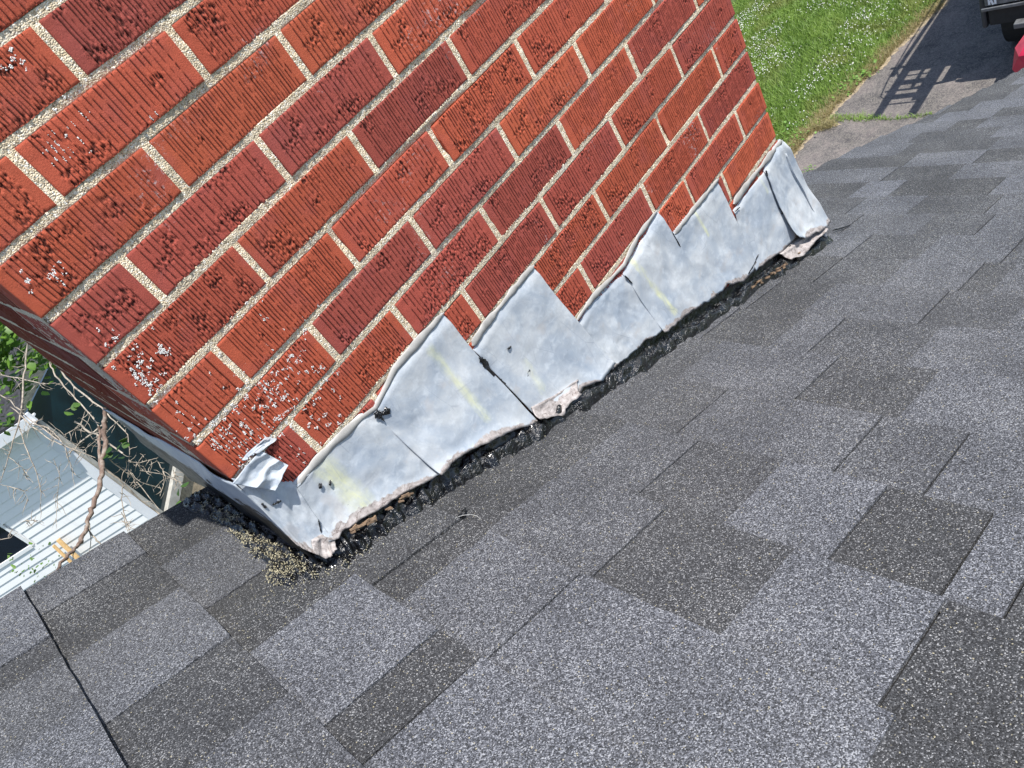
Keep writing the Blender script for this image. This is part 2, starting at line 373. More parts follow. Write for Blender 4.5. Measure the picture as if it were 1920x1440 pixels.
def edge_y(x):
    xs = [p[0] for p in ed2]
    return float(np.interp(x, np.sort(xs), np.array([p[1] for p in ed2])[np.argsort(xs)]))
EX = np.array(sorted(ed2))
def blades(name, P, h, wdt, mat, tintf=None, lean=.5, rng=RNG):
    """P (n,3) roots -> two-segment bent blades"""
    n = len(P); a = rng.random(n) * 2 * np.pi; b = a + (rng.random(n) - .5); L = h * (.5 + rng.random(n))
    W = wdt * (.6 + .8 * rng.random(n)); lx = np.cos(b) * L * lean * rng.random(n) * 1.6; ly = np.sin(b) * L * lean * rng.random(n) * 1.6
    dx, dy = -np.sin(a) * W / 2, np.cos(a) * W / 2; z = np.zeros(n)
    v0 = P + np.stack([dx, dy, z], 1); v1 = P - np.stack([dx, dy, z], 1)
    mid = P + np.stack([lx * .4, ly * .4, L * .62], 1)
    v2 = mid - np.stack([dx, dy, z], 1) * .8; v3 = mid + np.stack([dx, dy, z], 1) * .8
    top = P + np.stack([lx, ly, L], 1); v4 = top - np.stack([dx, dy, z], 1) * .15; v5 = top + np.stack([dx, dy, z], 1) * .15
    V = np.stack([v0, v1, v2, v3, v4, v5], 1).reshape(-1, 3); i = np.arange(n) * 6
    F = np.concatenate([np.stack([i, i + 1, i + 2, i + 3], 1), np.stack([i + 3, i + 2, i + 4, i + 5], 1)])
    me = fast_mesh(name, V, F, mat)
    at_ = me.attributes.new('tint', 'FLOAT', 'POINT'); at_.data.foreach_set('value', np.repeat(rng.random(n), 6).astype(np.float32))
    return me
# lawn: x 4.4..14, beyond the edge
n = 230000
px = 4.6 + RNG.random(n) ** .9 * 9.5; py = 2.6 + RNG.random(n) * 5.2
ey = np.interp(px, EX[:, 0], EX[:, 1])
patch = vnoise((200, 200), (9, 9), seed=3); pv = patch[np.clip(((px - 4.6) / 9.5 * 199).astype(int), 0, 199), np.clip(((py - 2.6) / 5.2 * 199).astype(int), 0, 199)]
dist = py - ey - .10; keep = (dist > 0) & (RNG.random(n) < np.clip(dist / .22, .10, 1)) & (RNG.random(n) < .35 + pv)
P = np.stack([px[keep], py[keep], np.full(keep.sum(), GZ)], 1)
gm = blades('grass', P, .062, .0075, MAT['grass'], lean=.8); go = put('grass', gm)
tag(go, 'green clover-flecked lawn grass beyond the driveway edge', 'grass', kind='stuff')
# dry straw along the edge
n = 9000; k = RNG.integers(0, len(ed2), n); e2 = np.array(ed2)
P = np.stack([e2[k, 0] + RNG.normal(0, .05, n), e2[k, 1] + .06 + np.abs(RNG.normal(0, .13, n)), np.full(n, GZ)], 1)
do = put('dry_grass', blades('dry_grass', P, .045, .005, MAT['dry'], lean=1.6)); tag(do, 'straw coloured dry grass fringe along the broken driveway edge', 'dry grass', kind='stuff')
# clover heads
def blobs(name, P, r, mat, rng=RNG, flat=1.0, fy=1.0):
    n = len(P); R_ = r * (.6 + .8 * rng.random((n, 1, 1)))
    o6 = np.array([[1, 0, 0], [-1, 0, 0], [0, 1, 0], [0, -1, 0], [0, 0, flat], [0, 0, -flat]], float)[None] * (1 + .5 * (rng.random((n, 6, 1)) - .5)) * R_
    a = rng.random(n) * 6.28; ca, sa = np.cos(a)[:, None], np.sin(a)[:, None]
    q = o6.copy(); q[:, :, 0] = o6[:, :, 0] * ca - o6[:, :, 1] * sa; q[:, :, 1] = (o6[:, :, 0] * sa + o6[:, :, 1] * ca) * fy
    V = (P[:, None, :] + q).reshape(-1, 3); i = (np.arange(n) * 6)[:, None]
    T = np.array([[0, 2, 4], [2, 1, 4], [1, 3, 4], [3, 0, 4], [2, 0, 5], [1, 2, 5], [3, 1, 5], [0, 3, 5]])
    F = (i[:, None, :] + T[None]).reshape(-1, 3); return fast_mesh(name, V, F, mat)
n = 26000; px = 4.6 + RNG.random(n) * 9.4; py = 3.0 + RNG.random(n) * 4.6; ey = np.interp(px, EX[:, 0], EX[:, 1])
cl = vnoise((200, 200), (12, 14), seed=8); cv = cl[np.clip(((px - 4.6) / 9.5 * 199).astype(int), 0, 199), np.clip(((py - 2.6) / 5.2 * 199).astype(int), 0, 199)]
dd = py - ey; keep = (dd > .3) & (RNG.random(n) < np.clip((cv - .30) * 1.6, 0, 1) * np.clip(dd / 1.3, .10, 1))
P = np.stack([px[keep], py[keep], GZ + .05 + .025 * RNG.random(keep.sum())], 1)
co = put('clover_flowers', blobs('clover_flowers', P, .0085, MAT['clover'])); tag(co, 'small white clover flower heads speckling the lawn', 'flowers', kind='stuff')
# broad leafed weeds at the edge
def leafcluster(name, centers, nper, spread, size, mat, hz=.06, rng=RNG, up=.6):
    V = []; F = []; T = []
    for c in centers:
        for k in range(nper):
            p = np.array(c) + rng.normal(0, 1, 3) * np.array([spread, spread, hz]); 
            a = rng.random() * 6.28; tilt = rng.normal(0, up); s = size * (.5 + rng.random())
            d = np.array([math.cos(a), math.sin(a), math.sin(tilt) * .6]); e = np.array([-math.sin(a), math.cos(a), rng.normal(0, .35)])
            i = len(V)
            V += [p, p + d * s * .45 + e * s * .42, p + d * s * 1.0, p + d * s * .45 - e * s * .42, p + d * s * .5 + np.array([0, 0, -s * .1])]
            F += [(i, i + 1, i + 4), (i + 1, i + 2, i + 4), (i + 2, i + 3, i + 4), (i + 3, i, i + 4)]; T += [rng.random()] * 5
    me = fast_mesh(name, np.array(V), np.array(F), mat)
    at_ = me.attributes.new('tint', 'FLOAT', 'POINT'); at_.data.foreach_set('value', np.array(T, np.float32)); return me
def gp(u, v, h=0): p = onz(u, v); return (p[0], p[1], GZ + h)
def weed(label, pxs, nper, spread, size, hz, group='weeds at the edge of the driveway'):
    cs = []
    for q in pxs: cs.append(gp(*q, hz))
    e_ = empty('weed', cs[0]); tag(e_, label, 'weed'); me = leafcluster('foliage', [tuple(np.array(c) - np.array(cs[0])) for c in cs], nper, spread, size, MAT['weed'], hz * .5); put('foliage', me, e_)['kind'] = 'stuff'; return e_
weed('bright broad leafed weed clump where lawn meets the driveway', [c3(900, 500), c3(940, 470), c3(985, 455), c3(1010, 440), c3(880, 540)], 26, .07, .035, .04)
weed('leafy green weeds low against the chimney flashing side of the lawn', [c3(570, 800), c3(610, 820), c3(560, 760), c3(640, 790), c3(600, 770)], 22, .08, .03, .04)
weed('tiny solitary weed tuft growing from the asphalt near the flashing', [c3(665, 990), c3(690, 985), c3(670, 975)], 10, .03, .018, .02)
# grass strip in the crack
cs = np.array([onz(*c3(x, y)) for x, y in ((800, 690), (850, 690), (900, 690), (950, 688), (990, 690), (1030, 690), (1100, 692), (1180, 695), (1280, 680), (1330, 672), (1390, 664))])
wd = [.05, .06, .06, .06, .045, .03, .02, .018, .022, .02, .012]
P = []
for i in range(len(cs) - 1):
    for k in range(int(6000 * wd[i] * np.linalg.norm(cs[i + 1] - cs[i]) / .4)):
        t = RNG.random(); p = cs[i] * (1 - t) + cs[i + 1] * t; P.append((p[0] + RNG.normal(0, wd[i] * .75), p[1], GZ))
o = put('crack_grass', blades('crack_grass', np.array(P), .036, .006, MAT['grass'], lean=1.2)); tag(o, 'thin line of grass growing through the driveway crack', 'grass', kind='stuff')

# ================================================================== WORK TRUCK (mostly out of frame)
tr = empty('work_truck', (9.12, 1.6, GZ)); tag(tr, 'black work truck with ladder rack parked on the driveway', 'truck')
def tpart(name, boxes, mat, bv=.02):
    m = MB()
    for b_ in boxes: m.box(*b_)
    o = m.build(name, mat, tr)
    if bv: bevel(o, bv, 2)
    return o
tpart('bed', [(0.05, 1.2, -.98, -.92, .55, 1.12), (0.05, 1.2, .92, .98, .55, 1.30), (.05, 1.2, -.919, .919, .95, 1.02)], MAT['black'])
tg = tpart('tailgate', [(-.02, .04, -.90, .90, .84, 1.06)], MAT['grey'], .012)
tpart('tailgate_lip', [(-.05, -.021, -.93, .93, .80, .835)], MAT['grey'], .006)
tpart('bumper', [(-.16, -.055, -.60, .60, .60, .66)], MAT['grey'], .01)
tpart('skirt', [(.0, .04, -.88, .88, .60, .80)], MAT['rubber'], .01)
tpart('cargo_box', [(.46, 3.0, -1.0, 1.06, .62, 2.45)], MAT['black'], .04)
tpart('cab', [(3.05, 4.6, -.95, .95, .55, 1.95), (4.6, 5.6, -.95, .95, .55, 1.25)], MAT['black'], .08)
tpart('chassis', [(.1, 5.4, -.45, .45, .38, .55)], MAT['rubber'], .01)
for (wx, wy) in ((.75, .80), (.75, -.80), (4.6, .80), (4.6, -.80)):
    m = MB(); m.tube([(wx, wy - .11, .36), (wx, wy + .11, .36)], .36, 24); wo_ = m.build('wheel', MAT['rubber'], tr)
    m = MB(); m.tube([(wx, wy - .115, .36), (wx, wy + .115, .36)], .2, 16); m.build('rim', MAT['alu'], wo_)
tpart('rack_post', [(.02, .07, -.95, -.90, 1.05, 2.25)], MAT['alu'], .005); tpart('rack_post', [(.02, .07, .90, .95, 1.05, 2.25)], MAT['alu'], .005)
tpart('rack_bar', [(.02, .06, .8, 1.25, 2.25, 2.28)], MAT['alu'], .005)
tpart('rack_bar', [(.55, .60, -.98, 1.38, 2.25, 2.30)], MAT['alu'], .005)
tpart('rack_rail', [(.07, 1.0, .93, .97, 2.20, 2.24)], MAT['alu'], .004)
for yy in (.86, .60):    # white lettering strokes on the tailgate
    m = MB()
    for (a0, b0, a1, b1) in ((0, .86, 0, 1.02), (0, 1.02, -.06, .86), (-.06, .86, -.06, 1.02)):
        d = np.array([0, a1 - a0, b1 - b0]); L = np.linalg.norm(d); nrm_ = np.array([0, -d[2], d[1]]) / L * .022
        m.obox((-.0265, yy + a0, b0), (.004, 0, 0), d, nrm_)
    m.build('letter', MAT['white'], tr)
# ladder on the rack
lx0, lyc, lz = 8.66, 2.515, GZ + 2.32
ld = empty('extension_ladder', (lx0, lyc, lz)); tag(ld, 'aluminium extension ladder lying on the truck rack', 'ladder')
for sec, (dz, hw, dx) in enumerate(((0, .215, 0), (.10, .185, .25))):
    for s in (-1, 1):
        m = MB(); m.box(dx, dx + 4.4, s * hw - .038, s * hw + .038, dz - .045, dz + .045); m.build('rail', MAT['alu'], ld)
        if sec == 0:
            m = MB(); m.box(-.06, .09, s * hw - .03, s * hw + .03, -.05, .05); m.build('foot', MAT['rubber'], ld)
    for k in range(13):
        m = MB()
        if sec == 0: m.tube([(.21 + k * .305, -hw, dz), (.21 + k * .305, hw, dz)], .015, 8)
        else: m.box(.37 + k * .305 - .055, .37 + k * .305 + .055, -hw, hw, dz - .012, dz + .012)
        m.build('rung' if sec == 0 else 'tread', MAT['alu'], ld)
# pole with a rope loop hung outside the rack
m = MB(); pr = [(9.5, 2.86, GZ + 2.34), (11.0, 2.84, GZ + 2.33), (13.5, 2.84, GZ + 2.33)]
m.tube(pr, .03, 8); po = m.build('pole', MAT['alu']); tag(po, 'long pole strapped to the outer side of the truck rack', 'pole')
m = MB(); rp = [(11.4, 2.95, GZ + 2.3), (10.3, 2.98, GZ + 2.2), (9.4, 3.0, GZ + 2.05), (9.05, 2.98, GZ + 1.98), (8.98, 2.92, GZ + 1.96), (9.1, 2.86, GZ + 1.98), (9.4, 2.84, GZ + 2.1), (9.6, 2.85, GZ + 2.3)]
m.tube(rp, .011, 6); po = m.build('rope', MAT['rubber']); tag(po, 'dark rope hanging in a loop from the pole on the truck rack', 'rope')
# red tarp bundle by the roof edge
m = bmesh.new(); bmesh.ops.create_icosphere(m, subdivisions=2, radius=1)
rr = random.Random(4)
for v in m.verts:
    k = 1 + rr.uniform(-.10, .10); v.co = Vector((v.co.x * .30 * k, v.co.y * .34 * k, v.co.z * .36 * k))
me = bpy.data.meshes.new('red_tarp'); m.to_mesh(me); m.free(); me.materials.append(MAT['red'])
p = at(1966, 104, (.55 - 5.4 - CAM[2]) / ray(1966, 104)[2])
ro = put('red_tarp', me, loc=(p[0], p[1], p[2])); tag(ro, 'crumpled red plastic tarp bundle beside the roof edge by the truck', 'tarp')
m = MB(); m.box(p[0] - .22, p[0] + .3, p[1] - .25, p[1] + .25, GZ, p[2] - .28); o = m.build('crate', MAT['grey']); tag(o, 'grey crate standing under the red tarp bundle', 'crate')

# ================================================================== NEIGHBOUR HOUSE
phi = math.radians(-34.3); wd_ = np.array([math.cos(phi), math.sin(phi), 0]); wn = np.array([math.sin(phi), -math.cos(phi), 0])  # normal towards us
W0 = at(60, 1000, 8.45)
def onwall(u, v, off=0.0):
    d = ray(u, v); return CAM + d * ((wn @ (W0 + wn * off - CAM)) / (wn @ d))
eR = onwall(205, 908)                                   # a point of the right hand corner
def wc(p): return float((p - eR) @ wd_), float(p[2])
nh = empty('white_house', tuple(float(a) for a in (eR[0], eR[1], GZ))); tag(nh, 'neighbouring white clapboard house below the twigs', 'house')
def wp(a, z, off=0.0): return (eR + wd_ * a + wn * off) * np.array([1, 1, 0]) + np.array([0, 0, z]) - np.array([eR[0], eR[1], GZ])
eave = onwall(66, 785, .20); zE = float(eave[2])
win = [wc(onwall(*q)) for q in ((-30, 1040), (0, 980), (48, 1017))]
wx1 = win[2][0]; wz1 = win[1][1] + .0; wz0 = win[2][1] - .05
m = MB(); m.obox(wp(-7, GZ, -.12), wd_ * 7, wn * .10, (0, 0, zE - GZ + .05)); m.build('wall', MAT['white'], nh)
ex = .1016; zb = zE - .02; kb = 0
while zb > GZ + .1:
    segs = [(-7.0, -.05)]
    if wz0 < zb - ex / 2 < wz1: segs = [(-7, wx1 - 1.0), (wx1 + .06, -.05)]
    for (a0, a1) in segs:
        v = [wp(a0, zb, -.007), wp(a1, zb, -.007), wp(a1, zb - ex + .005, .002), wp(a0, zb - ex + .005, .002), wp(a1, zb - ex - .002, -.012), wp(a0, zb - ex - .002, -.012)]
        mesh_obj('siding_board', v, [(0, 1, 2, 3), (3, 2, 4, 5)], MAT['siding'], nh)
    zb -= ex
m = MB(); m.obox(wp(-.05, GZ, -.02), wd_ * .10, wn * .035, (0, 0, zE - GZ)); m.build('corner_board', MAT['white'], nh)
def onside(u, v):
    d = ray(u, v); return CAM + d * ((wd_ @ (eR + wd_ * .03 - CAM)) / (wd_ @ d))
zs = float(onside(305, 968)[2])
m = MB(); m.obox(wp(.0, zs, -6.0), wd_ * .03, wn * 5.96, (0, 0, zE - zs)); sg = m.build('glazed_side', MAT['pool'], nh)
m = MB(); m.obox(wp(.0, zs - .14, -6.0), wd_ * .09, wn * 5.96, (0, 0, .138)); m.obox(wp(.0, zs - .138, -.1), wd_ * .06, wn * .06, (0, 0, zE - zs)); m.build('sill', MAT['concrete'], sg)
m = MB(); m.obox(wp(.0, GZ, -6.0), wd_ * .03, wn * 5.96, (0, 0, zs - GZ - .14)); m.build('side_wall', MAT['soil'], nh)
for kk in (1.6, 3.4): m = MB(); m.obox(wp(.031, zs, -kk), wd_ * .02, wn * .05, (0, 0, zE - zs)); m.build('mullion', MAT['dark'], sg)
m = MB(); m.obox(wp(wx1 - .98, wz0, -.025), wd_ * .98, wn * .02, (0, 0, wz1 - wz0)); wi = m.build('window', MAT['glass'], nh)
m = MB(); m.obox(wp(wx1, wz0 - .03, -.02), wd_ * .03, wn * .024, (0, 0, wz1 - wz0 + .03)); m.obox(wp(wx1 - 1.0, wz0 - .05, -.02), wd_ * 1.0, wn * .03, (0, 0, .045)); m.build('frame', MAT['siding'], wi)
m = MB(); m.obox(wp(-7.2, zE - .03, .0), wd_ * 7.35, wn * .12, (0, 0, .02)); m.build('soffit', MAT['white'], nh)
m = MB(); m.obox(wp(-7.2, zE - .05, .121), wd_ * 7.4, wn * .03, (0, 0, .12)); m.build('fascia', MAT['white'], nh)
m = MB()
for dz, o0, o1 in ((0, .30, .41), (.0, .40, .415)): pass
m.obox(wp(-7.2, zE - .04, .152), wd_ * 7.4, wn * .08, (0, 0, .012)); m.obox(wp(-7.2, zE - .04, .225), wd_ * 7.4, wn * .012, (0, 0, .11)); m.build('gutter', MAT['white'], nh)
m = MB(); m.obox(wp(-7.3, zE + .05, .17), wd_ * 7.45, -wn * 4.0 + np.array([0, 0, 1.6]), (0, 0, .03)); m.build('roof', MAT['sfar'], nh)
# lumber leaning on the wall
for (q0, q1, lab) in (((112, 1008), (157, 1052), 'orange-tan lumber stick leaning on white siding, the wider one'), ((102, 1020), (147, 1064), 'thinner lumber stick leaning on white siding, left of the wider one')):
    a = onwall(*q0, .05); b_ = onwall(q1[0] + 60, q1[1] + 55, .35); d = b_ - a; L = np.linalg.norm(d); wv = np.cross(d / L, wn); wv /= np.linalg.norm(wv)
    wd2 = .05 if 'wider' in lab[:60] and 'thinner' not in lab else .03
    m = MB(); m.obox(a, d, wv * wd2, wn * .02); o = m.build('lumber_stick', MAT['wood']); tag(o, lab, 'lumber', 'lumber sticks against the white house')
poly_sheet('yard', [tuple(W0[:2] + wd_[:2] * -9 + wn[:2] * 6), tuple(W0[:2] + wd_[:2] * 7 + wn[:2] * 3), tuple(W0[:2] + wd_[:2] * 9 - wn[:2] * 26), tuple(W0[:2] - wd_[:2] * 20 - wn[:2] * 26)], GZ + .003, MAT['dark'])

# ================================================================== HOUSE ROOF
SR0, SR1, YB = -1.9, 4.7, -2.6
rake_pts = [(-2.0, .392), (-.34, .392), (0, .408), (1.9, .386), (2.2, .374), (2.45, .352), (2.8, .312), (3.3, .284), (3.7, .274), (4.8, .262)]
def rake(s): return float(np.interp(s, [p[0] for p in rake_pts], [p[1] for p in rake_pts]))
house = empty('house', tuple(roofpt(0, -1.0, -.3))); tag(house, 'house whose grey shingled roof fills the foreground around the chimney', 'house')
H0 = np.array(house.location)
deck = MB(); ns = 24
for i in range(ns):
    s0 = SR0 + (SR1 - SR0) * i / ns; s1 = SR0 + (SR1 - SR0) * (i + 1) / ns
    a = [roofpt(s0, YB, -.006) - H0, roofpt(s1, YB, -.006) - H0, roofpt(s1, rake(s1) - .02, -.006) - H0, roofpt(s0, rake(s0) - .02, -.006) - H0]
    b_ = [p - RN * .018 for p in a]; n0 = len(deck.v); deck.v += [tuple(p) for p in a + b_]
    deck.f += [(n0, n0 + 1, n0 + 2, n0 + 3), (n0 + 7, n0 + 6, n0 + 5, n0 + 4), (n0 + 3, n0 + 2, n0 + 6, n0 + 7), (n0, n0 + 4, n0 + 5, n0 + 1)]
roof = deck.build('roof', MAT['deck'], house)
m = MB()
for i in range(ns):
    s0 = SR0 + (SR1 - SR0) * i / ns; s1 = SR0 + (SR1 - SR0) * (i + 1) / ns
    a = [roofpt(s0, rake(s0) - .045, -.026) - H0, roofpt(s1, rake(s1) - .045, -.026) - H0, roofpt(s1, rake(s1) - .025, -.026) - H0, roofpt(s0, rake(s0) - .025, -.026) - H0]
    b_ = [p + np.array([0, 0, -.16]) for p in a]; n0 = len(m.v); m.v += [tuple(p) for p in a + b_]
    m.f += [(n0, n0 + 1, n0 + 2, n0 + 3), (n0 + 7, n0 + 6, n0 + 5, n0 + 4), (n0 + 3, n0 + 2, n0 + 6, n0 + 7), (n0, n0 + 4, n0 + 5, n0 + 1)]
m.build('rake_board', MAT['white'], house)
m = MB()   # gable wall, trapezoid under the slope
x0, x1 = SR0 / CS, (SR1 - .35) / CS
v = [(x0, .10, GZ), (x1, .10, GZ), (x1, .10, Z0 - SL * x1 - .05), (x0, .10, Z0 - SL * x0 - .05)]
v2 = [(a, -.05, c) for a, b_, c in v]; V = [np.array(p) - H0 for p in v + v2]
mesh_obj('wall', V, [(0, 3, 2, 1), (4, 5, 6, 7), (1, 2, 6, 5), (0, 4, 7, 3), (3, 7, 6, 2)], MAT['siding'], house)
m = MB(); m.box(x1 - .1 - H0[0], x1 - H0[0], YB - H0[1], -.05 - H0[1], GZ - H0[2], Z0 - SL * x1 - .05 - H0[2]); m.build('wall', MAT['siding'], house)

# shingles: every visible tab is a part. course c covers s = E*c .. E*(c+1)
E = .1545
LINE, SOFT = 1, 0
# boundaries from the ridge side of the photo: (course) -> list of (y, kind) descending, tones between
K = {
 -3: ([( .208, LINE), (.146, SOFT), (.016, SOFT), (-.30, LINE), (-.47, SOFT), (-.7, SOFT)], [.85, .15, .55, .95, .2, .75, .9]),
 -2: ([( .290, LINE), (.140, SOFT), (-.027, LINE), (-.178, SOFT), (-.42, LINE), (-.6, SOFT)], [.55, .08, .80, .18, .55, .9, .2]),
 -1: ([( .240, SOFT), (.068, LINE), (-.069, SOFT), (-.247, LINE), (-.320, LINE), (-.56, SOFT), (-.72, LINE)], [.10, .62, .05, 1.0, .12, .92, .3, .9]),
 0: ([(-.098, 2), (-.160, SOFT), (-.321, LINE), (-.44, SOFT), (-.67, SOFT), (-.95, LINE)], [.22, .10, .72, .88, .98, .18, .8]),
 1: ([(-.145, SOFT), (-.329, LINE), (-.50, SOFT), (-.652, LINE), (-.95, SOFT)], [.12, .58, .22, .88, .12, .8]),
 2: ([(-.05, SOFT), (-.14, SOFT), (-.271, LINE), (-.402, SOFT), (-.532, LINE), (-.643, LINE), (-.697, LINE), (-.95, SOFT)], [.2, .15, .52, .30, .92, .12, .95, .18, .8]),
 3: ([(-.222, LINE), (-.46, LINE), (-.567, LINE), (-.70, SOFT), (-.93, LINE)], [.38, .62, .50, .72, .60, .35]),
 4: ([(-.11, SOFT), (-.324, LINE), (-.474, SOFT), (-.62, SOFT), (-.8, LINE)], [.30, .60, .22, .80, .42, .7]),
 5: ([(-.05, LINE), (-.19, SOFT), (-.262, LINE), (-.42, SOFT), (-.58, LINE)], [.5, .18, .62, .35, .72, .4]),
 6: ([(-.053, LINE), (-.17, SOFT), (-.375, LINE), (-.50, SOFT), (-.62, LINE)], [.45, .15, .62, .40, .7, .35]),
 7: ([(-.003, LINE), (-.110, LINE), (-.245, SOFT), (-.381, LINE), (-.433, SOFT), (-.60, LINE)], [.40, .2, .30, .68, .20, .6, .4]),
 8: ([( .10, SOFT), (-.102, LINE), (-.25, SOFT), (-.40, LINE)], [.4, .62, .22, .6, .35]),
 9: ([( .18, SOFT), (-.012, LINE), (-.18, SOFT), (-.30, LINE)], [.2, .5, .6, .28, .6]),
 10: ([(.22, SOFT), (.048, LINE), (-.10, SOFT), (-.268, LINE)], [.6, .3, .65, .2, .5]),
}
rs = random.Random(21)
for c in range(-9, 31):
    if c in K: continue
    y = .4 + rs.uniform(-.12, 0); bs = []; tn = [rs.choice([.15, .6])]
    while y > -1.0:
        y -= rs.uniform(.09, .26); bs.append((y, LINE if rs.random() < .45 else SOFT)); tn.append(rs.uniform(.0, .2) if tn[-1] > .45 else rs.uniform(.6, 1.0))
    K[c] = (bs, tn)
count = 0; rest = MB(); rest_t = []
def shingle_mesh(c, ya, yb, gap_a, gap_b, tone, seed, edge_of_roof):
    """slab with a jittered butt edge and cut sides; +s is downhill"""
    r = random.Random(seed); s0 = E * c - .012; s1 = E * (c + 1)
    nx = 5 if abs(yb - ya) < .3 else 8
    ga = (0.0001, .0015, .0026)[gap_a]; gb = (0.0001, .0015, .0026)[gap_b]
    lift = .0050 + .0026 * tone + r.uniform(0, .0006)
    NR = 7; rows = [(s0 + (s1 - s0) * q / (NR - 1), -.0012 + (lift + .0012) * q / (NR - 1)) for q in range(NR)]
    V = []; ja = 0 if gap_a else .0011; jb = 0 if gap_b else .0011
    for ri, (s, h) in enumerate(rows):
        yA = ya - ga + (ja * .6 + r.uniform(-ja, ja)); yB = yb + gb - (jb * .6 + r.uniform(-jb, jb))
        for j in range(nx):
            t = j / (nx - 1); y = yA * (1 - t) + yB * t
            if edge_of_roof and j == 0: y = rake(s) + r.uniform(-.003, .004)
            last = ri == NR - 1
            ss = s + (r.uniform(-.0007, .0007) if last else 0)
            hh = h + (r.uniform(-.0005, .0012) if last else 0)
            V.append(roofpt(ss, y, hh))
    F = []
    for i in range(NR - 1):
        for j in range(nx - 1): a = i * nx + j; F.append((a, a + nx, a + nx + 1, a + 1))
    b0 = len(V); e0_ = (NR - 1) * nx
    for j in range(nx): V.append(V[e0_ + j] - RN * (lift + .002))
    for j in range(nx - 1): F.append((e0_ + j, b0 + j, b0 + j + 1, e0_ + j + 1))
    for sd in (0, nx - 1):
        s_0 = len(V)
        for i in range(NR): V.append(V[i * nx + sd] - RN * .006)
        for i in range(NR - 1): F.append((i * nx + sd, s_0 + i, s_0 + i + 1, (i + 1) * nx + sd) if sd == 0 else (i * nx + sd, (i + 1) * nx + sd, s_0 + i + 1, s_0 + i))
    return V, F
for c in sorted(K):
    bs, tn = K[c]; yr = rake(E * (c + .5)); ys = [yr] + [b_[0] for b_ in bs if b_[0] < yr - .01] + [-1.35]
    ks = [1] + [b_[1] for b_ in bs if b_[0] < yr - .01] + [1]; tn = tn[-(len(ys) - 1):] if len(tn) >= len(ys) - 1 else tn + [.5] * 5
    for i in range(len(ys) - 1):
        V, F = shingle_mesh(c, ys[i], ys[i + 1], ks[i], ks[i + 1], tn[i], c * 97 + i, i == 0)
        count += 1
        o = mesh_obj('shingle', [p - H0 for p in V], F, MAT['gran'], roof)
        tt = min(1, max(0, .5 + (tn[i] - .47) * 1.12)); o.color = (tt, tt, tt, 1)
    # the roof beyond the frame
    V, F = shingle_mesh(c, -1.352, YB, 1, 1, .4, c, False); n0 = len(rest.v)
    rest.v += [tuple(p - H0) for p in V]; rest.f += [tuple(n0 + k for k in f) for f in F]
o = rest.build('outer_shingles', MAT['gran'], roof); o['kind'] = 'stuff'; o.color = (.4, .4, .4, 1)
print('shingles', count)

# ================================================================== CHIMNEY
CW, CD = 1.209, .701; H = .0677
chim = empty('brick_chimney', (CW / 2, CD / 2, GZ)); tag(chim, 'red wire-cut brick chimney rising through the roof edge', 'chimney')
CH0 = np.array(chim.location)
def wirecut(nx, nz, L, Hh, rng, smooth_ends=True, rough=.5):
    """height field (metres, + = outwards) of a wire cut brick face and its cavity mask"""
    x = np.linspace(0, L, nx)[None, :]; z = np.linspace(0, Hh, nz)[:, None]
    h = np.zeros((nz, nx)); cav = np.zeros((nz, nx))
    xs = []; p = .010 + rng.random() * .006
    sp = rng.choice([.0044, .0052, .0064])
    while p < L - .009: xs.append(p); p += sp * (.75 + .5 * rng.random())
    wob = (vnoise((nz, 1), (5, 1), rng) - .5) * .0006
    for xi in xs:
        strength = .55 + .45 * rng.random(); brk = np.clip((vnoise((nz, 1), (11, 1), rng) - .10) * 5, .35, 1)
        wdt = .00048 + .00030 * rng.random()
        g = np.exp(-((x - xi - wob - (z - Hh / 2) * .01) / wdt) ** 2) * strength * brk
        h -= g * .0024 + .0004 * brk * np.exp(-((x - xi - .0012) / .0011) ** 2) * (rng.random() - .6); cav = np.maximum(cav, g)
    # torn chips
    chip = .55 * vnoise((nz, nx), (int(Hh / .0034), int(L / .0022)), rng) + .45 * vnoise((nz, nx), (int(Hh / .0018), int(L / .0014)), rng); mask = vnoise((nz, nx), (4, max(4, int(L / .02))), rng)
    mk = np.clip((mask - (.70 - .36 * rough)) * 4, 0, 1); inner = np.clip((x - .009) / .004, 0, 1) * np.clip((L - .009 - x) / .004, 0, 1)
    mk = mk * inner
    pit = np.clip((chip - .58) * 9, 0, 1) * mk; lump = np.clip((.42 - chip) * 7, 0, 1) * mk
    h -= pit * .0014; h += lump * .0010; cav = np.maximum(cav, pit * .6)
    h += (vnoise((nz, nx), (6, max(4, int(L / .014))), rng) - .5) * .0005
    b = np.minimum(np.minimum(x, L - x) / .0016, np.minimum(z, Hh - z) / .0016); b = np.clip(b, 0, 1)
    h = h * b - (1 - b) ** 2 * .0010                 # rounded arrises
    return h, cav * b
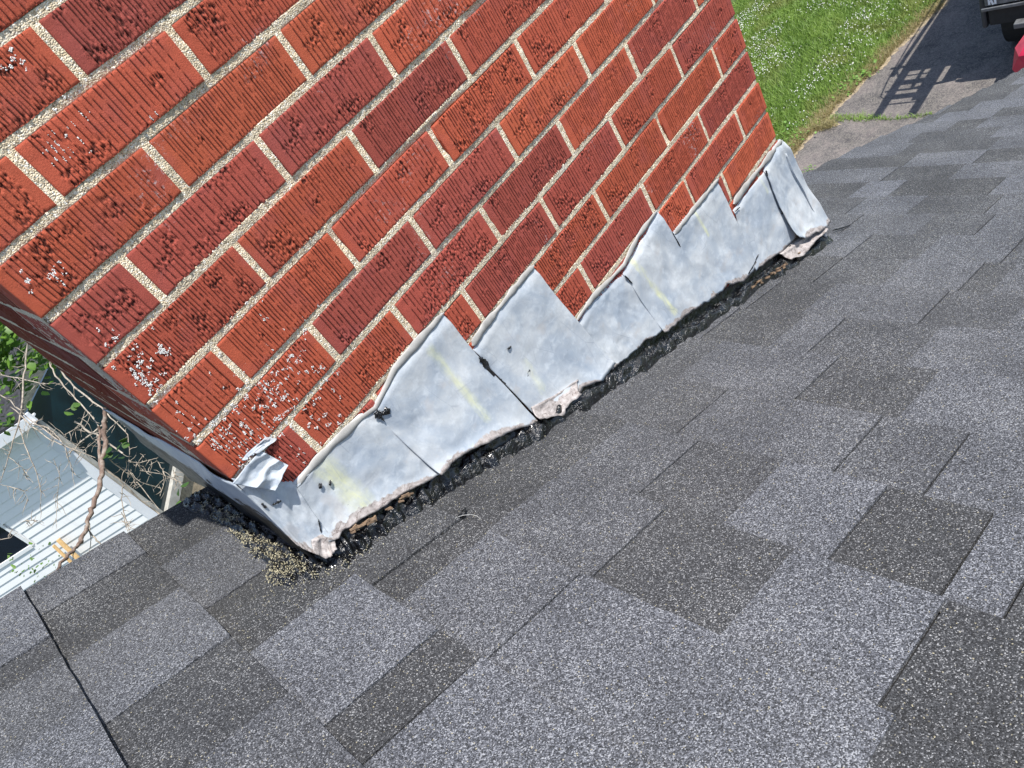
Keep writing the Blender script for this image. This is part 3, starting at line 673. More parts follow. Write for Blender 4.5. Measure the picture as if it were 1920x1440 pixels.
def brick_mesh(Lx, Ly, left, seed, rough, right=False):
    rng = np.random.default_rng(seed); Hh = H - .0098
    nz = 36; nx = int(Lx / .00068)
    h, cav = wirecut(nx, nz, Lx, Hh, rng, rough=rough)
    xs = np.linspace(0, Lx, nx)[None, :].repeat(nz, 0); zs = -np.linspace(0, Hh, nz)[:, None].repeat(nx, 1)
    ex_ = (vnoise((1, nx), (1, 9), rng) - .5) * .0012; zs = zs + ex_ * np.where(np.arange(nz) > nz - 4, 1, 0)[:, None]
    V = [np.stack([xs, -h, zs], -1).reshape(-1, 3)]; F = [gridfaces(nz, nx)[:, ::-1]]; A = [cav.ravel()]
    n0 = nz * nx
    if left:
        ny = int(Ly / .0025); h2, cav2 = wirecut(ny, nz, Ly, Hh, rng, rough=rough)
        ys = np.linspace(.0010, Ly, ny)[None, :].repeat(nz, 0); z2 = -np.linspace(0, Hh, nz)[:, None].repeat(ny, 1)
        V.append(np.stack([-h2, ys, z2], -1).reshape(-1, 3)); F.append(gridfaces(nz, ny, n0)); A.append(cav2.ravel()); n0 += nz * ny
    i = .0012
    box = np.array([(i if left else 0, .0012, -i / 2), (Lx, .0012, -i / 2), (Lx, Ly, -i / 2), (i if left else 0, Ly, -i / 2),
                    (i if left else 0, .0012, -Hh + i / 2), (Lx, .0012, -Hh + i / 2), (Lx, Ly, -Hh + i / 2), (i if left else 0, Ly, -Hh + i / 2)])
    V.append(box); A.append(np.zeros(8)); bf = [(0, 1, 2, 3), (7, 6, 5, 4), (1, 5, 6, 2), (2, 6, 7, 3)]
    if not left: bf.append((0, 3, 7, 4))
    F.append(np.array(bf) + n0)
    V = np.concatenate(V); F = np.concatenate(F); me = fast_mesh('brick', V, F, MAT['brick'])
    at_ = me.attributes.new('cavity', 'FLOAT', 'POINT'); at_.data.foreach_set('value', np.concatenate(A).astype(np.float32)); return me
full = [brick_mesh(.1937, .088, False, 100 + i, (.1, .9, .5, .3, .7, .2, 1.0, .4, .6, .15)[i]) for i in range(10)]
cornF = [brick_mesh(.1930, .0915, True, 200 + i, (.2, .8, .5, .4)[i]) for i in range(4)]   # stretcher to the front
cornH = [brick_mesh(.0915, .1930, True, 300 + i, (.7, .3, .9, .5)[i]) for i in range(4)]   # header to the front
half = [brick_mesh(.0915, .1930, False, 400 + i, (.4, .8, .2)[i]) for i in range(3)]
br = random.Random(5)
BC = [(.43, .092, .046), (.41, .088, .046), (.38, .080, .047), (.34, .072, .050), (.44, .098, .048), (.40, .084, .046), (.33, .072, .052), (.42, .090, .046)]
nb = 0; RECT = []
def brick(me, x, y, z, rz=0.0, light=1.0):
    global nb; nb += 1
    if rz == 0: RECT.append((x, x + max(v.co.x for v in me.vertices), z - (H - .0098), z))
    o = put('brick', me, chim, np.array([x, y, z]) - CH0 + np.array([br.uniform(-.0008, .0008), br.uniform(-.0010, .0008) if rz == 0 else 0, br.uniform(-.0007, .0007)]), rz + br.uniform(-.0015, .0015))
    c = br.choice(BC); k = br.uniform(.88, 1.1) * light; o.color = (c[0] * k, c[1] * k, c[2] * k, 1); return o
roofz = lambda x: Z0 - SL * x
M_ = .2032
for k in range(-6, 13):
    zt = -(k - 1) * H - .0049
    odd = k % 2 == 1
    if zt - H > roofz(0) - .02 or k < 8:
        if zt - H > roofz(0) - .05: brick((cornH if odd else cornF)[br.randrange(4)], 0, 0, zt)
    xs = [(.1015 + M_ * i) for i in range(6)] if odd else [(.2030 + M_ * i) for i in range(5)]
    for i, x in enumerate(xs):
        last = i == len(xs) - 1
        if zt - H < roofz(x + .2) + .01: continue
        if odd and last: brick(half[br.randrange(3)], 1.209 - .0915, 0, zt)
        elif not odd and last: brick(full[br.randrange(10)], 1.209 - .1935, 0, zt)
        else: brick(full[br.randrange(10)], x, 0, zt)
# left flank (faces -X): local x runs towards -Y after a -90 degree turn
for k in range(-6, 19):
    zt = -(k - 1) * H - .0049; odd = k % 2 == 1
    y0 = .203 if odd else .1015; ylist = []
    y = y0
    while y < CD - .05:
        L = min(.1937, CD - y); ylist.append((y, L)); y += M_
    for (y, L) in ylist:
        if zt < roofz(0) + .04 and y < .30: continue
        me = full[br.randrange(10)] if L > .12 else half[br.randrange(3)]
        yy = y if L > .12 else CD - .0915
        brick(me, 0.0, yy + (.1937 if L > .12 else .0915), zt, -math.pi / 2, .45)  # shade of this flank painted in as darker brick colours
# right flank
for k in range(-2, 12):
    zt = -(k - 1) * H - .0049; odd = k % 2 == 1
    for i in range(3):
        y = (.203 if odd else .1015) + M_ * i
        if y > CD - .08: continue
        L = .1937 if y + .1937 < CD + .01 else .0915
        brick(full[br.randrange(10)] if L > .1 else half[br.randrange(3)], CW, y if L > .1 else CD - .0915, zt, math.pi / 2)
print('bricks', nb)
# mortar: front skin with raked, sandy relief + body
nx, nz = 900, 1000; x = np.linspace(.0035, CW - .0035, nx); z = np.linspace(.462, -1.05, nz)
X, Z = np.meshgrid(x, z)
rg = np.random.default_rng(77)
dep = .0019 + (vnoise((nz, nx), (26, 22), rg) - .5) * .0022 + (vnoise((nz, nx), (200, 240), rg) - .5) * .0014
ph = (Z / H) % 1.0; bedpos = np.minimum(ph, 1 - ph)                     # 0 at a bed centre
dep += np.where(ph < .5, -1, 1) * np.where(bedpos < .09, (bedpos) / .09 * .0006, 0)
deepb = np.clip((vnoise((nz, nx), (22, 7), rg) - .72) * 8, 0, 1) * .0030
dep = np.maximum(dep, .0006) + deepb
for (xa, xb, za, zb_) in RECT: dep[(X > xa + .0012) & (X < xb - .0012) & (Z > za + .0012) & (Z < zb_ - .0012)] = .009
me = fast_mesh('mortar', np.stack([X, dep, Z], -1).reshape(-1, 3) - CH0, gridfaces(nz, nx)[:, ::-1], MAT['mortar'], True); put('mortar', me, chim)
m = MB(); a = .0007; m.box(a - CH0[0], CW - a - CH0[0], .012 - CH0[1], CD - a - CH0[1], GZ - CH0[2], .462 - CH0[2]); m.build('mortar_core', MAT['mortar'], chim)
m = MB(); m.box(-.02 - CH0[0], CW + .02 - CH0[0], -.02 - CH0[1], CD + .02 - CH0[1], .466 - CH0[2], .53 - CH0[2]); m.build('cap', MAT['concrete'], chim)
# wider rubble footing of the stack below the roof, outside the gable
# ------------------------------------------------------------------ lead flashing
fl = empty('lead_flashing', (.6, -.01, -.6)); tag(fl, 'stepped grey lead flashing pieces along the foot of the brick chimney', 'flashing'); FL0 = np.array(fl.location)
q2a = lambda x, y: (400 + x / 3, 720 + y / 3); q2b = lambda x, y: (640 + x / 3, 480 + y / 3); q6 = lambda x, y: (1060 + x / 3.5556, 200 + y / 3.5556)
def resample(P, n):
    P = np.array(P, float); d = np.r_[0, np.cumsum(np.linalg.norm(np.diff(P, axis=0), axis=1))]; t = np.linspace(0, d[-1], n)
    return np.stack([np.interp(t, d, P[:, i]) for i in range(P.shape[1])], 1)
def lead_piece(name, top, bottom, yt, yb, seed, nx=70, nz=44, crust=.10, lift=.0, ragged=.0022, th=.0018, dent=.0021, label=None, right_in=0.0):
    rg = np.random.default_rng(seed)
    T = np.array([onface(u, v, yt) for u, v in resample(top, nx)]); Bm = np.array([onface(u, v, yb) for u, v in resample(bottom, nx)])
    Bm[:, 2] += (vnoise((1, nx), (1, 14), rg)[0] - .5) * ragged * 2 + (vnoise((1, nx), (1, 30), rg)[0] - .5) * ragged
    t = np.linspace(0, 1, nz)[:, None, None]
    G = T[None] * (1 - t) + Bm[None] * t; tt = np.linspace(0, 1, nz)[:, None]
    prof = yt + (yb - yt) * np.clip((tt - .25) / .75, 0, 1) ** 1.6
    G[:, :, 1] = prof + (vnoise((nz, nx), (4, 5), rg) - .5) * dent * 2 * np.clip(tt * 6, 0, 1) + (vnoise((nz, nx), (11, 15), rg) - .5) * dent * .6 - np.clip((tt - .86) / .14, 0, 1) ** 2 * lift * (.4 + 1.2 * vnoise((1, nx), (1, 7), rg))
    G[:, :, 1] = np.minimum(G[:, :, 1], -.0026); G[:, :, 1] = np.where(tt < .07, -.0004 + (G[:, :, 1] + .0004) * (tt / .07), G[:, :, 1])
    u = np.linspace(0, 1, nx)[None, :]
    G[:, :, 1] += -np.clip((u - .93) / .07, 0, 1) ** 2 * right_in
    Vf = G.reshape(-1, 3); Vb = Vf + np.array([0, th, 0])
    n = nx * nz; F = [gridfaces(nz, nx)[:, ::-1], gridfaces(nz, nx, n)]
    per = [(0 * nx + j) for j in range(nx)] + [i * nx + nx - 1 for i in range(1, nz)] + [(nz - 1) * nx + j for j in range(nx - 2, -1, -1)] + [i * nx for i in range(nz - 2, 0, -1)]
    per = np.array(per); nxt = np.roll(per, -1); F.append(np.stack([per, nxt, nxt + n, per + n], 1))
    me = fast_mesh(name, np.concatenate([Vf, Vb]) - FL0, np.concatenate(F), MAT['lead'], True)
    # distance to lower edge in metres -> crust mask
    dz = (G[:, :, 2] - Bm[None, :, 2]); cr = np.clip(1 - dz / (.035 * (crust / .10)), 0, 1)
    cr = cr * np.clip(.35 + 1.1 * vnoise((1, nx), (1, 6), rg), 0, 1) if crust else cr * 0
    if crust >= .6: cr[:] = 1
    a_ = me.attributes.new('crust', 'FLOAT', 'POINT'); a_.data.foreach_set('value', np.tile(cr.ravel(), 2).astype(np.float32))
    a_ = me.attributes.new('tar', 'FLOAT', 'POINT'); a_.data.foreach_set('value', np.zeros(2 * n, np.float32))
    o = put(name, me, fl)
    if label: o['label'] = label
    return o
# piece 0: left end, wrapped round the corner
lead_piece('flashing_piece', [(436, 898), (470, 902), (520, 905), (549, 903)], [(556, 1022), (575, 1032), (600, 1040), (628, 1015)], -.004, -.014, 1, 40, 44, .12, .004, .002)
lead_piece('flashing_piece', [q2a(440, 570), q2a(560, 440), q2a(700, 290), q2a(830, 170), (703, 772)], [(612, 1012), q2a(700, 868), q2a(745, 815), q2a(860, 742), q2a(975, 662), q2a(1130, 580), q2a(1290, 492)], -.003, -.014, 2, lift=.004, crust=.075)
lead_piece('flashing_piece', [(698, 772), q2b(300, 640), q2b(440, 480), q2b(575, 322)], [(822, 888), q2a(1400, 385), q2a(1480, 345), q2a(1620, 280), q2a(1740, 240), q2a(1832, 218)], -.005, -.022, 3, lift=.005, crust=.085)
lead_piece('flashing_piece', [q2b(752, 530), q2b(820, 400), q2b(950, 215), q2b(1085, 60)], [q2b(1100, 905), q2b(1180, 855), q2b(1290, 790), q2b(1380, 730), q2b(1450, 700), q2b(1535, 605)], -.005, -.016, 4, lift=.005, crust=.07)
lead_piece('flashing_piece', [q2b(1335, 385), q2b(1400, 280), q2b(1500, 170), q2b(1598, 95)], [(1148, 694), (1175, 672), q2b(1700, 490), q2b(1835, 405)], -.003, -.013, 5, crust=.05)
lead_piece('flashing_piece', [q2b(1590, 100), q6(480, 950), q6(560, 820), q6(628, 700)], [(1246, 624), q6(760, 1440), q6(860, 1350), q6(1003, 1270)], -.005, -.015, 6, crust=.08)
lead_piece('flashing_piece', [q6(718, 845), q6(800, 740), q6(900, 640), q6(1020, 498)], [q6(985, 1285), q6(1080, 1185), q6(1185, 1168), q6(1290, 1060)], -.0035, -.013, 7, crust=.09)
lead_piece('flashing_piece', [q6(1128, 690), q6(1200, 600), q6(1280, 500), q6(1342, 425)], [q6(1270, 1090), q6(1380, 1010), q6(1450, 960), q6(1545, 860)], -.004, -.012, 8, crust=.06)
lead_piece('flashing_piece', [q6(1335, 425), q6(1370, 345), q6(1400, 270), q6(1445, 215), q6(1480, 235)], [q6(1535, 862), q6(1600, 880), q6(1680, 830), q6(1735, 800), q6(1775, 772)], -.006, -.024, 9, lift=.003, crust=.08, dent=.0035)
lead_piece('flashing_piece', [q6(1440, 980), q6(1530, 915), q6(1620, 850), q6(1730, 800)], [q6(1500, 1015), q6(1590, 985), q6(1640, 915), q6(1745, 815)], -.016, -.030, 19, 40, 14, crust=.6, lift=.004, label='crusted pink-grey lower lip at the right corner')
lead_piece('flashing_piece', [q2a(560, 880), q2a(620, 850), q2a(690, 870)], [q2a(560, 945), q2a(620, 975), q2a(700, 930)], -.016, -.026, 29, 30, 12, crust=.7, lift=.004, label='crusted lead lump at the left corner foot')
lead_piece('flashing_piece', [q2b(1075, 850), q2b(1180, 790), q2b(1340, 690)], [q2b(1105, 915), q2b(1230, 890), q2b(1335, 770)], -.017, -.030, 39, 40, 12, crust=.7, lift=.006, label='cracked lifted lip of the middle flashing')
# right return of the corner piece
def side_sheet(name, corners, attr_tar, seed, nx=60, nz=30, thick=(-.0018, 0, 0), dent=.003):
    """corners: 4 world points TL TR BR BL"""
    rg = np.random.default_rng(seed); c = [np.array(p, float) for p in corners]
    u = np.linspace(0, 1, nx)[None, :, None]; t = np.linspace(0, 1, nz)[:, None, None]
    G = (c[0] * (1 - u) + c[1] * u) * (1 - t) + (c[3] * (1 - u) + c[2] * u) * t
    G[:, :, 0] += (vnoise((nz, nx), (5, 9), rg) - .5) * dent * 2
    Vf = G.reshape(-1, 3); n = nx * nz; Vb = Vf - np.array(thick)
    F = [gridfaces(nz, nx)[:, ::-1], gridfaces(nz, nx, n)]
    per = [(0 * nx + j) for j in range(nx)] + [i * nx + nx - 1 for i in range(1, nz)] + [(nz - 1) * nx + j for j in range(nx - 2, -1, -1)] + [i * nx for i in range(nz - 2, 0, -1)]
    per = np.array(per); nxt = np.roll(per, -1); F.append(np.stack([per, nxt, nxt + n, per + n], 1))
    me = fast_mesh(name, np.concatenate([Vf, Vb]) - FL0, np.concatenate(F), MAT['lead'], True)
    tt = np.linspace(0, 1, nz)[:, None] + np.zeros((1, nx)); uu = np.linspace(0, 1, nx)[None, :] + np.zeros((nz, 1))
    a_ = me.attributes.new('crust', 'FLOAT', 'POINT'); a_.data.foreach_set('value', np.zeros(2 * n, np.float32))
    a_ = me.attributes.new('tar', 'FLOAT', 'POINT'); a_.data.foreach_set('value', np.tile(attr_tar(uu, tt).ravel(), 2).astype(np.float32)); return put(name, me, fl)
side_sheet('side_flashing', [(-.005, .72, -.33), (-.005, -.004, -.272), (-.012, -.006, -.452), (-.010, .72, -.50)], lambda u, t: np.clip(t * 1.1 + (1 - u) * .5 - .05, 0, 1), 61)
side_sheet('side_flashing', [(CW + .004, -.006, -.72), (CW + .004, .70, -.76), (CW + .012, .70, -.98), (CW + .03, -.02, -.975)], lambda u, t: t * .4, 62, thick=(.0018, 0, 0))
# folded flap at the left corner
rg = np.random.default_rng(9); nx, nz = 44, 34
BL, BR, TR, TL = (q2a(108, 562), q2a(350, 600), q2a(425, 458), q2a(262, 372))
G = np.zeros((nz, nx, 3))
for i in range(nz):
    for j in range(nx):
        u, t = j / (nx - 1), i / (nz - 1)
        p = (np.array(TL) * (1 - u) + np.array(TR) * u) * (1 - t) + (np.array(BL) * (1 - u) + np.array(BR) * u) * t
        rid = abs(math.sin((u * 2.2 + .45 * t + .2 * math.sin(5 * t)) * math.pi)) ** 5
        y = -.0075 - .0060 * t ** .8 - .0055 * rid * (.3 + u) + .002 * math.sin(9 * u * t)
        y -= .004 * (u ** 4)
        G[i, j] = onface(p[0], p[1], y)
G[:, :, 1] += (vnoise((nz, nx), (6, 6), rg) - .5) * .003
n = nx * nz; Vf = G.reshape(-1, 3); Vb = Vf + np.array([0, .002, 0])
per = [j for j in range(nx)] + [i * nx + nx - 1 for i in range(1, nz)] + [(nz - 1) * nx + j for j in range(nx - 2, -1, -1)] + [i * nx for i in range(nz - 2, 0, -1)]
per = np.array(per); nxt = np.roll(per, -1)
me = fast_mesh('folded_flap', np.concatenate([Vf, Vb]) - FL0, np.concatenate([gridfaces(nz, nx)[:, ::-1], gridfaces(nz, nx, n), np.stack([per, nxt, nxt + n, per + n], 1)]), MAT['lead'], True); put('folded_flap', me, fl)['label'] = 'crumpled folded lead flap at the left corner'
# small tail of the flap going up the joint
lead_piece('flap_tail', [q2a(300, 300), q2a(365, 310)], [q2a(165, 430), q2a(262, 385)], -.004, -.012, 51, 20, 20, 0)
# caulk bead along the tops of the pieces
def ribbon(name, pts, w_, y0, thick, mat, parent, seed, P0, amp=.5, n=120, lowside=1.0):
    rg = np.random.default_rng(seed); C = np.array([onface(u, v, y0) for u, v in resample(pts, n)]); d = np.gradient(C, axis=0); d[:, 1] = 0; d /= np.linalg.norm(d, axis=1)[:, None] + 1e-9
    nrm = np.stack([d[:, 2], np.zeros(n), -d[:, 0]], 1); wv = w_ * (1 + amp * 2 * (vnoise((1, n), (1, 12), rg)[0] - .5)) * np.clip(np.minimum(np.arange(n), n - 1 - np.arange(n)) / 4, .15, 1)
    prof = [(-.5, 0), (-.40, .8), (0, .8), (.42, 1.0), (.5, 0)]; m_ = len(prof); V = []
    for a, b_ in prof: V.append(C + nrm * (a * wv * lowside)[:, None] + np.array([0, -1, 0]) * (b_ * thick * (.7 + .6 * vnoise((1, n), (1, 25), rg)[0]))[:, None])
    V = np.stack(V, 1).reshape(-1, 3); me = fast_mesh(name, V - P0, gridfaces(n, m_), mat, True); return put(name, me, parent)
beads = [([q2a(452, 590), q2a(560, 455), q2a(690, 320), q2a(830, 190), (704, 765), q2b(300, 632), q2b(440, 472), q2b(575, 318)], .0115),
         ([q2b(735, 505), q2b(800, 400), q2b(930, 235), q2b(1080, 52)], .0105), ([q2b(1318, 365), q2b(1420, 225), q2b(1590, 48), q6(480, 870), q6(610, 690)], .0105),
         ([q6(725, 850), q6(850, 690), q6(1020, 480)], .0105), ([q6(1118, 650), q6(1240, 480), q6(1360, 330), q6(1440, 225)], .015)]
for i, (b_, w_) in enumerate(beads): ribbon('caulk_bead', b_, w_ * .86, -.0012, .0026, MAT['caulk'], fl, 700 + i, FL0)
# ------------------------------------------------------------------ tar
ta = empty('roof_tar', tuple(roofpt(.6, -.03))); tag(ta, 'glossy black roofing tar smeared along the foot of the chimney', 'tar'); TA0 = np.array(ta.location)
for pts, w_ in (([q2b(770, 570), q2b(800, 600), q2b(830, 640), q2b(870, 690), q2b(930, 745), q2b(990, 810), q2b(1050, 852), q2b(1088, 895)], .0042),
               ([q2b(775, 575), q2b(805, 598), q2b(825, 635)], .008), ([q2b(870, 685), q2b(915, 722), q2b(950, 765)], .006),
               ([q6(1390, 560), q6(1420, 625), q6(1440, 690), q6(1470, 745), q6(1500, 795), q6(1535, 858)], .0052), ([q6(1425, 650), q6(1445, 690), q6(1465, 740)], .014),
               ([q6(1335, 425), q6(1348, 465)], .004), ([q2b(180, 885), q2b(215, 892), q2b(245, 880), q2b(272, 858)], .009), ([q2b(215, 892), q2b(240, 930)], .003),
               ([q2b(400, 1070), q2b(438, 1104)], .0018), ([q2b(1595, 110), q2b(1635, 155)], .0016), ([q6(1285, 985), q6(1250, 1060), q6(1220, 1110), q6(1188, 1170)], .003),
               ([q2b(1045, 655), q2b(1058, 662)], .010), ([q2b(942, 512), q2b(946, 522)], .006), ([q2b(400, 1140), q2b(404, 1150)], .005), ([q2b(404, 1162), q2b(408, 1170)], .005),
               ([q2a(590, 575), q2a(610, 570)], .006), ([q2a(650, 556), q2a(662, 556)], .006), ([q2a(270, 668), q2a(285, 688), q2a(300, 692)], .0025), ([q2a(330, 680), q2a(380, 655)], .0028),
               ([q6(1480, 950), q6(1530, 915)], .006), ([q2a(590, 760), q2a(605, 835)], .0014), ([q6(710, 835), q6(765, 935)], .0018), ([q6(1130, 700), q6(1160, 670)], .002), ([q6(395, 1125), q6(445, 1180)], .002)):
    p_ = onface(*pts[len(pts) // 2], -.0165)
    low = p_[2] - roofz(p_[0]); tf = min(1, max(0, (1 - low / .17 - .25) / .75)); ribbon('tar_smear', pts, w_, -.0052 - .010 * tf ** 1.6, .0020, MAT['tar'], ta, int(pts[0][0]), TA0, amp=.6, n=28)
def roof_tar(name, poly_center, widths, heights, seed, n=420, m_=36, lean=0, lo=None):
    """lumpy bead lying on the roof along a px line"""
    rg = np.random.default_rng(seed); Cn = np.array([onroof(u, v) for u, v in resample(poly_center, n)]); d = np.gradient(Cn, axis=0); d /= np.linalg.norm(d, axis=1)[:, None]
    sd = np.cross(d, RN); wv = np.interp(np.linspace(0, 1, n), np.linspace(0, 1, len(widths)), widths); hv = np.interp(np.linspace(0, 1, n), np.linspace(0, 1, len(heights)), heights)
    e0 = wv * (1 + .55 * (vnoise((1, n), (1, 30), rg)[0] - .5)); e1 = wv * (1 + .9 * (vnoise((1, n), (1, 34), rg)[0] - .5) + .7 * (vnoise((1, n), (1, 110), rg)[0] - .5))
    t = np.linspace(-1, 1, m_)[None, :]; off = np.where(t < 0, t * e0[:, None], t * e1[:, None]) * .5
    hh = (1 - np.abs(t) ** 2.2) * hv[:, None] * (.45 + 1.1 * vnoise((n, m_), (90, 5), rg)) + ((vnoise((n, m_), (120, 7), rg) - .5) * .0048 + (vnoise((n, m_), (230, 14), rg) - .5) * .0016) * (1 - t ** 4)
    V = Cn[:, None, :] + sd[:, None, :] * off[:, :, None] + RN[None, None, :] * (hh + .0005 + .0075 * (1 - np.abs(t) ** 6))[:, :, None]
    me = fast_mesh(name, V.reshape(-1, 3) - TA0, gridfaces(n, m_), MAT['tar'], True)
    return put(name, me, ta)
roof_tar('tar_bead', [(600, 1046), (640, 1042), (700, 1005), (760, 965), (840, 915), (900, 878), (960, 842), (1030, 800), (1100, 760), (1180, 708), (1260, 652), (1340, 596), (1420, 540), (1500, 486), (1545, 452)],
         [.055, .046, .038, .036, .038, .040, .036, .032, .028, .024, .022, .022, .026, .026, .045, .055], [.016, .017, .016, .015, .017, .017, .015, .014, .013, .012, .011, .011, .011, .012, .013, .008], 3)
# dark backing added behind the lip, standing in for the shade in the gap
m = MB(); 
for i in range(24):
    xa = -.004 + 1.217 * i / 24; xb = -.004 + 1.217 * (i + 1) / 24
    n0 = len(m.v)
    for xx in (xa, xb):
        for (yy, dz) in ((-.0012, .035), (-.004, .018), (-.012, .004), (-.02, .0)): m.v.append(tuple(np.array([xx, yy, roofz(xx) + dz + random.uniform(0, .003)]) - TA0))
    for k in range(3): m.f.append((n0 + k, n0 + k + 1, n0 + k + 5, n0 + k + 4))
m.build('gap_shade_strip', MAT['tar'], ta, True)
# the wide patch on the uphill side
poly = [(338, 950), (372, 922), (420, 935), (470, 965), (520, 1005), (560, 1035), (610, 1048), (665, 1040), (655, 1062), (600, 1092), (545, 1108), (508, 1100), (494, 1068), (462, 1032), (430, 1000), (395, 972), (360, 962)]
PR = np.array([roof_sy(onroof(*q)) for q in poly])
def inside(P, poly):
    x, y = P[:, 0], P[:, 1]; r = np.zeros(len(P), bool); j = len(poly) - 1
    for i in range(len(poly)):
        c = ((poly[i, 1] > y) != (poly[j, 1] > y)) & (x < (poly[j, 0] - poly[i, 0]) * (y - poly[i, 1]) / (poly[j, 1] - poly[i, 1] + 1e-12) + poly[i, 0]); r ^= c; j = i
    return r
def seg_dist(P, poly):
    D = np.full(len(P), 9.0)
    for i in range(len(poly)):
        a, b_ = poly[i], poly[(i + 1) % len(poly)]; ab = b_ - a; t = np.clip(((P - a) @ ab) / (ab @ ab), 0, 1); D = np.minimum(D, np.linalg.norm(P - a - t[:, None] * ab, axis=1))
    return D
s_ = np.arange(PR[:, 0].min(), PR[:, 0].max(), .0022); y_ = np.arange(PR[:, 1].min(), PR[:, 1].max(), .0022); S_, Y_ = np.meshgrid(s_, y_, indexing='ij')
PP = np.stack([S_.ravel(), Y_.ravel()], 1); ins = inside(PP, PR); dd = seg_dist(PP, PR)
rg = np.random.default_rng(13); nzz = vnoise(S_.shape, (22, 34), rg).ravel(); nz2 = vnoise(S_.shape, (60, 90), rg).ravel()
hgt = np.where(ins, np.minimum(dd / .012, 1) * .010, -.02) + (nzz - .45) * .012 + (nz2 - .5) * .004
V = np.array([roofpt(a, b_, h + .001) for (a, b_), h in zip(PP, np.where(ins | (dd < .004), hgt, -.02))])
F = gridfaces(*S_.shape); kp = (hgt[F] > -.012).any(1) & ((ins[F]).any(1)); me = fast_mesh('tar_patch', V - TA0, F[kp], MAT['tar'], True); put('tar_patch', me, ta)
# loose tan granules on the tar
ok = np.where(ins & (PP[:, 1] < .36))[0]; wgt = np.clip((PP[ok, 1] * -1 + .36) * 9, .05, .7) * np.clip((nzz[ok] - .2) * 2, .15, 1)
wgt *= np.where(PP[ok, 0] > -.03, .12, 1)
pick = rg.choice(ok, 1700, p=wgt / wgt.sum()); G_ = np.array([roofpt(PP[i, 0] + rg.normal(0, .002), PP[i, 1] + rg.normal(0, .002), max(hgt[i], 0) + .0018) for i in pick])
q = rg.random((700, 2)) * np.array([.26, .14]) + np.array([-.20, -.10]); dq = seg_dist(q, PR); q = q[rg.random(700) < np.exp(-dq / .02)]
q2 = np.stack([rg.random(60) * .5 - .1, -.02 - rg.random(60) * .06], 1)
G2 = np.array([roofpt(a, b_, .0075) for a, b_ in np.concatenate([q, q2])])
o = put('loose_granules', blobs('loose_granules', np.concatenate([G_, G2]), .00085, MAT['granule'], rg)); tag(o, 'tan granules and grit stuck in the tar left of the chimney corner', 'grit', kind='stuff')
# rotten flashing crumbs in the gap
m = MB(); rc = random.Random(3)
for (u0, v0, u1, v1, k) in ((655, 1000, 700, 975, 26), (1390, 552, 1480, 492, 34), (720, 958, 770, 925, 14), (1490, 480, 1520, 462, 10)):
    for i in range(k):
        t = rc.random(); p = onface(u0 + (u1 - u0) * t, v0 + (v1 - v0) * t + rc.uniform(-4, 4), -.022); s = rc.uniform(.002, .007)
        a = np.array([rc.uniform(.5, 1), rc.uniform(-.3, .3), rc.uniform(-.6, -.2)]) * s * 1.6; b_ = np.array([rc.uniform(-.2, .2) * s, -s * .8, s * .3]); m.obox(p, a, b_, (s * .2, 0, s * .5))
o = m.build('rust_crumbs', MAT['crumb']); tag(o, 'brown flaking crumbs lying in the gap under the flashing lip', 'debris', kind='stuff')
# slit with a curled tar tail on the roof, and one by the right corner
m = MB(); m.tube([roofpt(*roof_sy(onroof(*q)), .006) for q in ((858, 979), (864, 975), (870, 972), (872, 965), (875, 959))], [.001, .003, .0035, .003, .0008], 6); o = m.build('tar_curl', MAT['tar'], None, True); tag(o, 'small black curl of tar at the end of the slit between shingles', 'tar curl')
m = MB(); m.tube([roofpt(*roof_sy(onroof(*q)), .007) for q in ((1562, 437), (1575, 434), (1585, 431), (1596, 426))], [.0015, .0022, .0018, .001], 6); o = m.build('tar_thread', MAT['tar'], None, True); tag(o, 'thin black tar thread on the shingles right of the flashing', 'tar thread')
m = MB(); m.tube([roofpt(*roof_sy(onroof(*q)), .0085) for q in ((856, 981), (870, 976), (885, 974), (897, 977), (905, 984))], .00025, 5); o = m.build('hair_fibre', MAT['lichen'], None, True); tag(o, 'fine pale fibre lying beside the tar curl on the roof', 'fibre')
# lichen specks on the lower left bricks
rg = np.random.default_rng(31); Pn = []
spots = [((60, 530), 6, 10), ((105, 520), 14, 10), ((200, 620), 5, 14), ((310, 650), 12, 9), ((255, 700), 22, 20), ((290, 720), 18, 16), ((390, 720), 10, 40), ((555, 672), 12, 10), ((500, 725), 14, 10), ((530, 745), 12, 20), ((340, 790), 18, 20), ((455, 790), 50, 35), ((500, 780), 40, 40), ((420, 840), 40, 25), ((540, 700), 12, 40), ((600, 700), 18, 22), ((470, 860), 25, 12), ((560, 800), 26, 30), ((590, 780), 16, 30), ((540, 640), 10, 40), ((510, 565), 4, 30), ((130, 240), 22, 26), ((105, 290), 16, 16), ((285, 215), 6, 6), ((25, 110), 8, 12), ((1400, 60), 0, 1)]
for (c, k, sg) in spots:
    for _ in range(k):
        u, v = c[0] + rg.normal(0, sg), c[1] + rg.normal(0, sg); p = onface(u, v, -.0004)
        if p[0] < .002: continue
        for __ in range(rg.integers(3, 12)): Pn.append(p + np.array([rg.normal(0, .0012), 0, rg.normal(0, .0012)]))
me = blobs('lichen', np.array(Pn), .0010, MAT['lichen'], rg, .8, .22); o = put('lichen', me); tag(o, 'pale grey lichen specks on the lower left chimney bricks', 'lichen', kind='stuff')

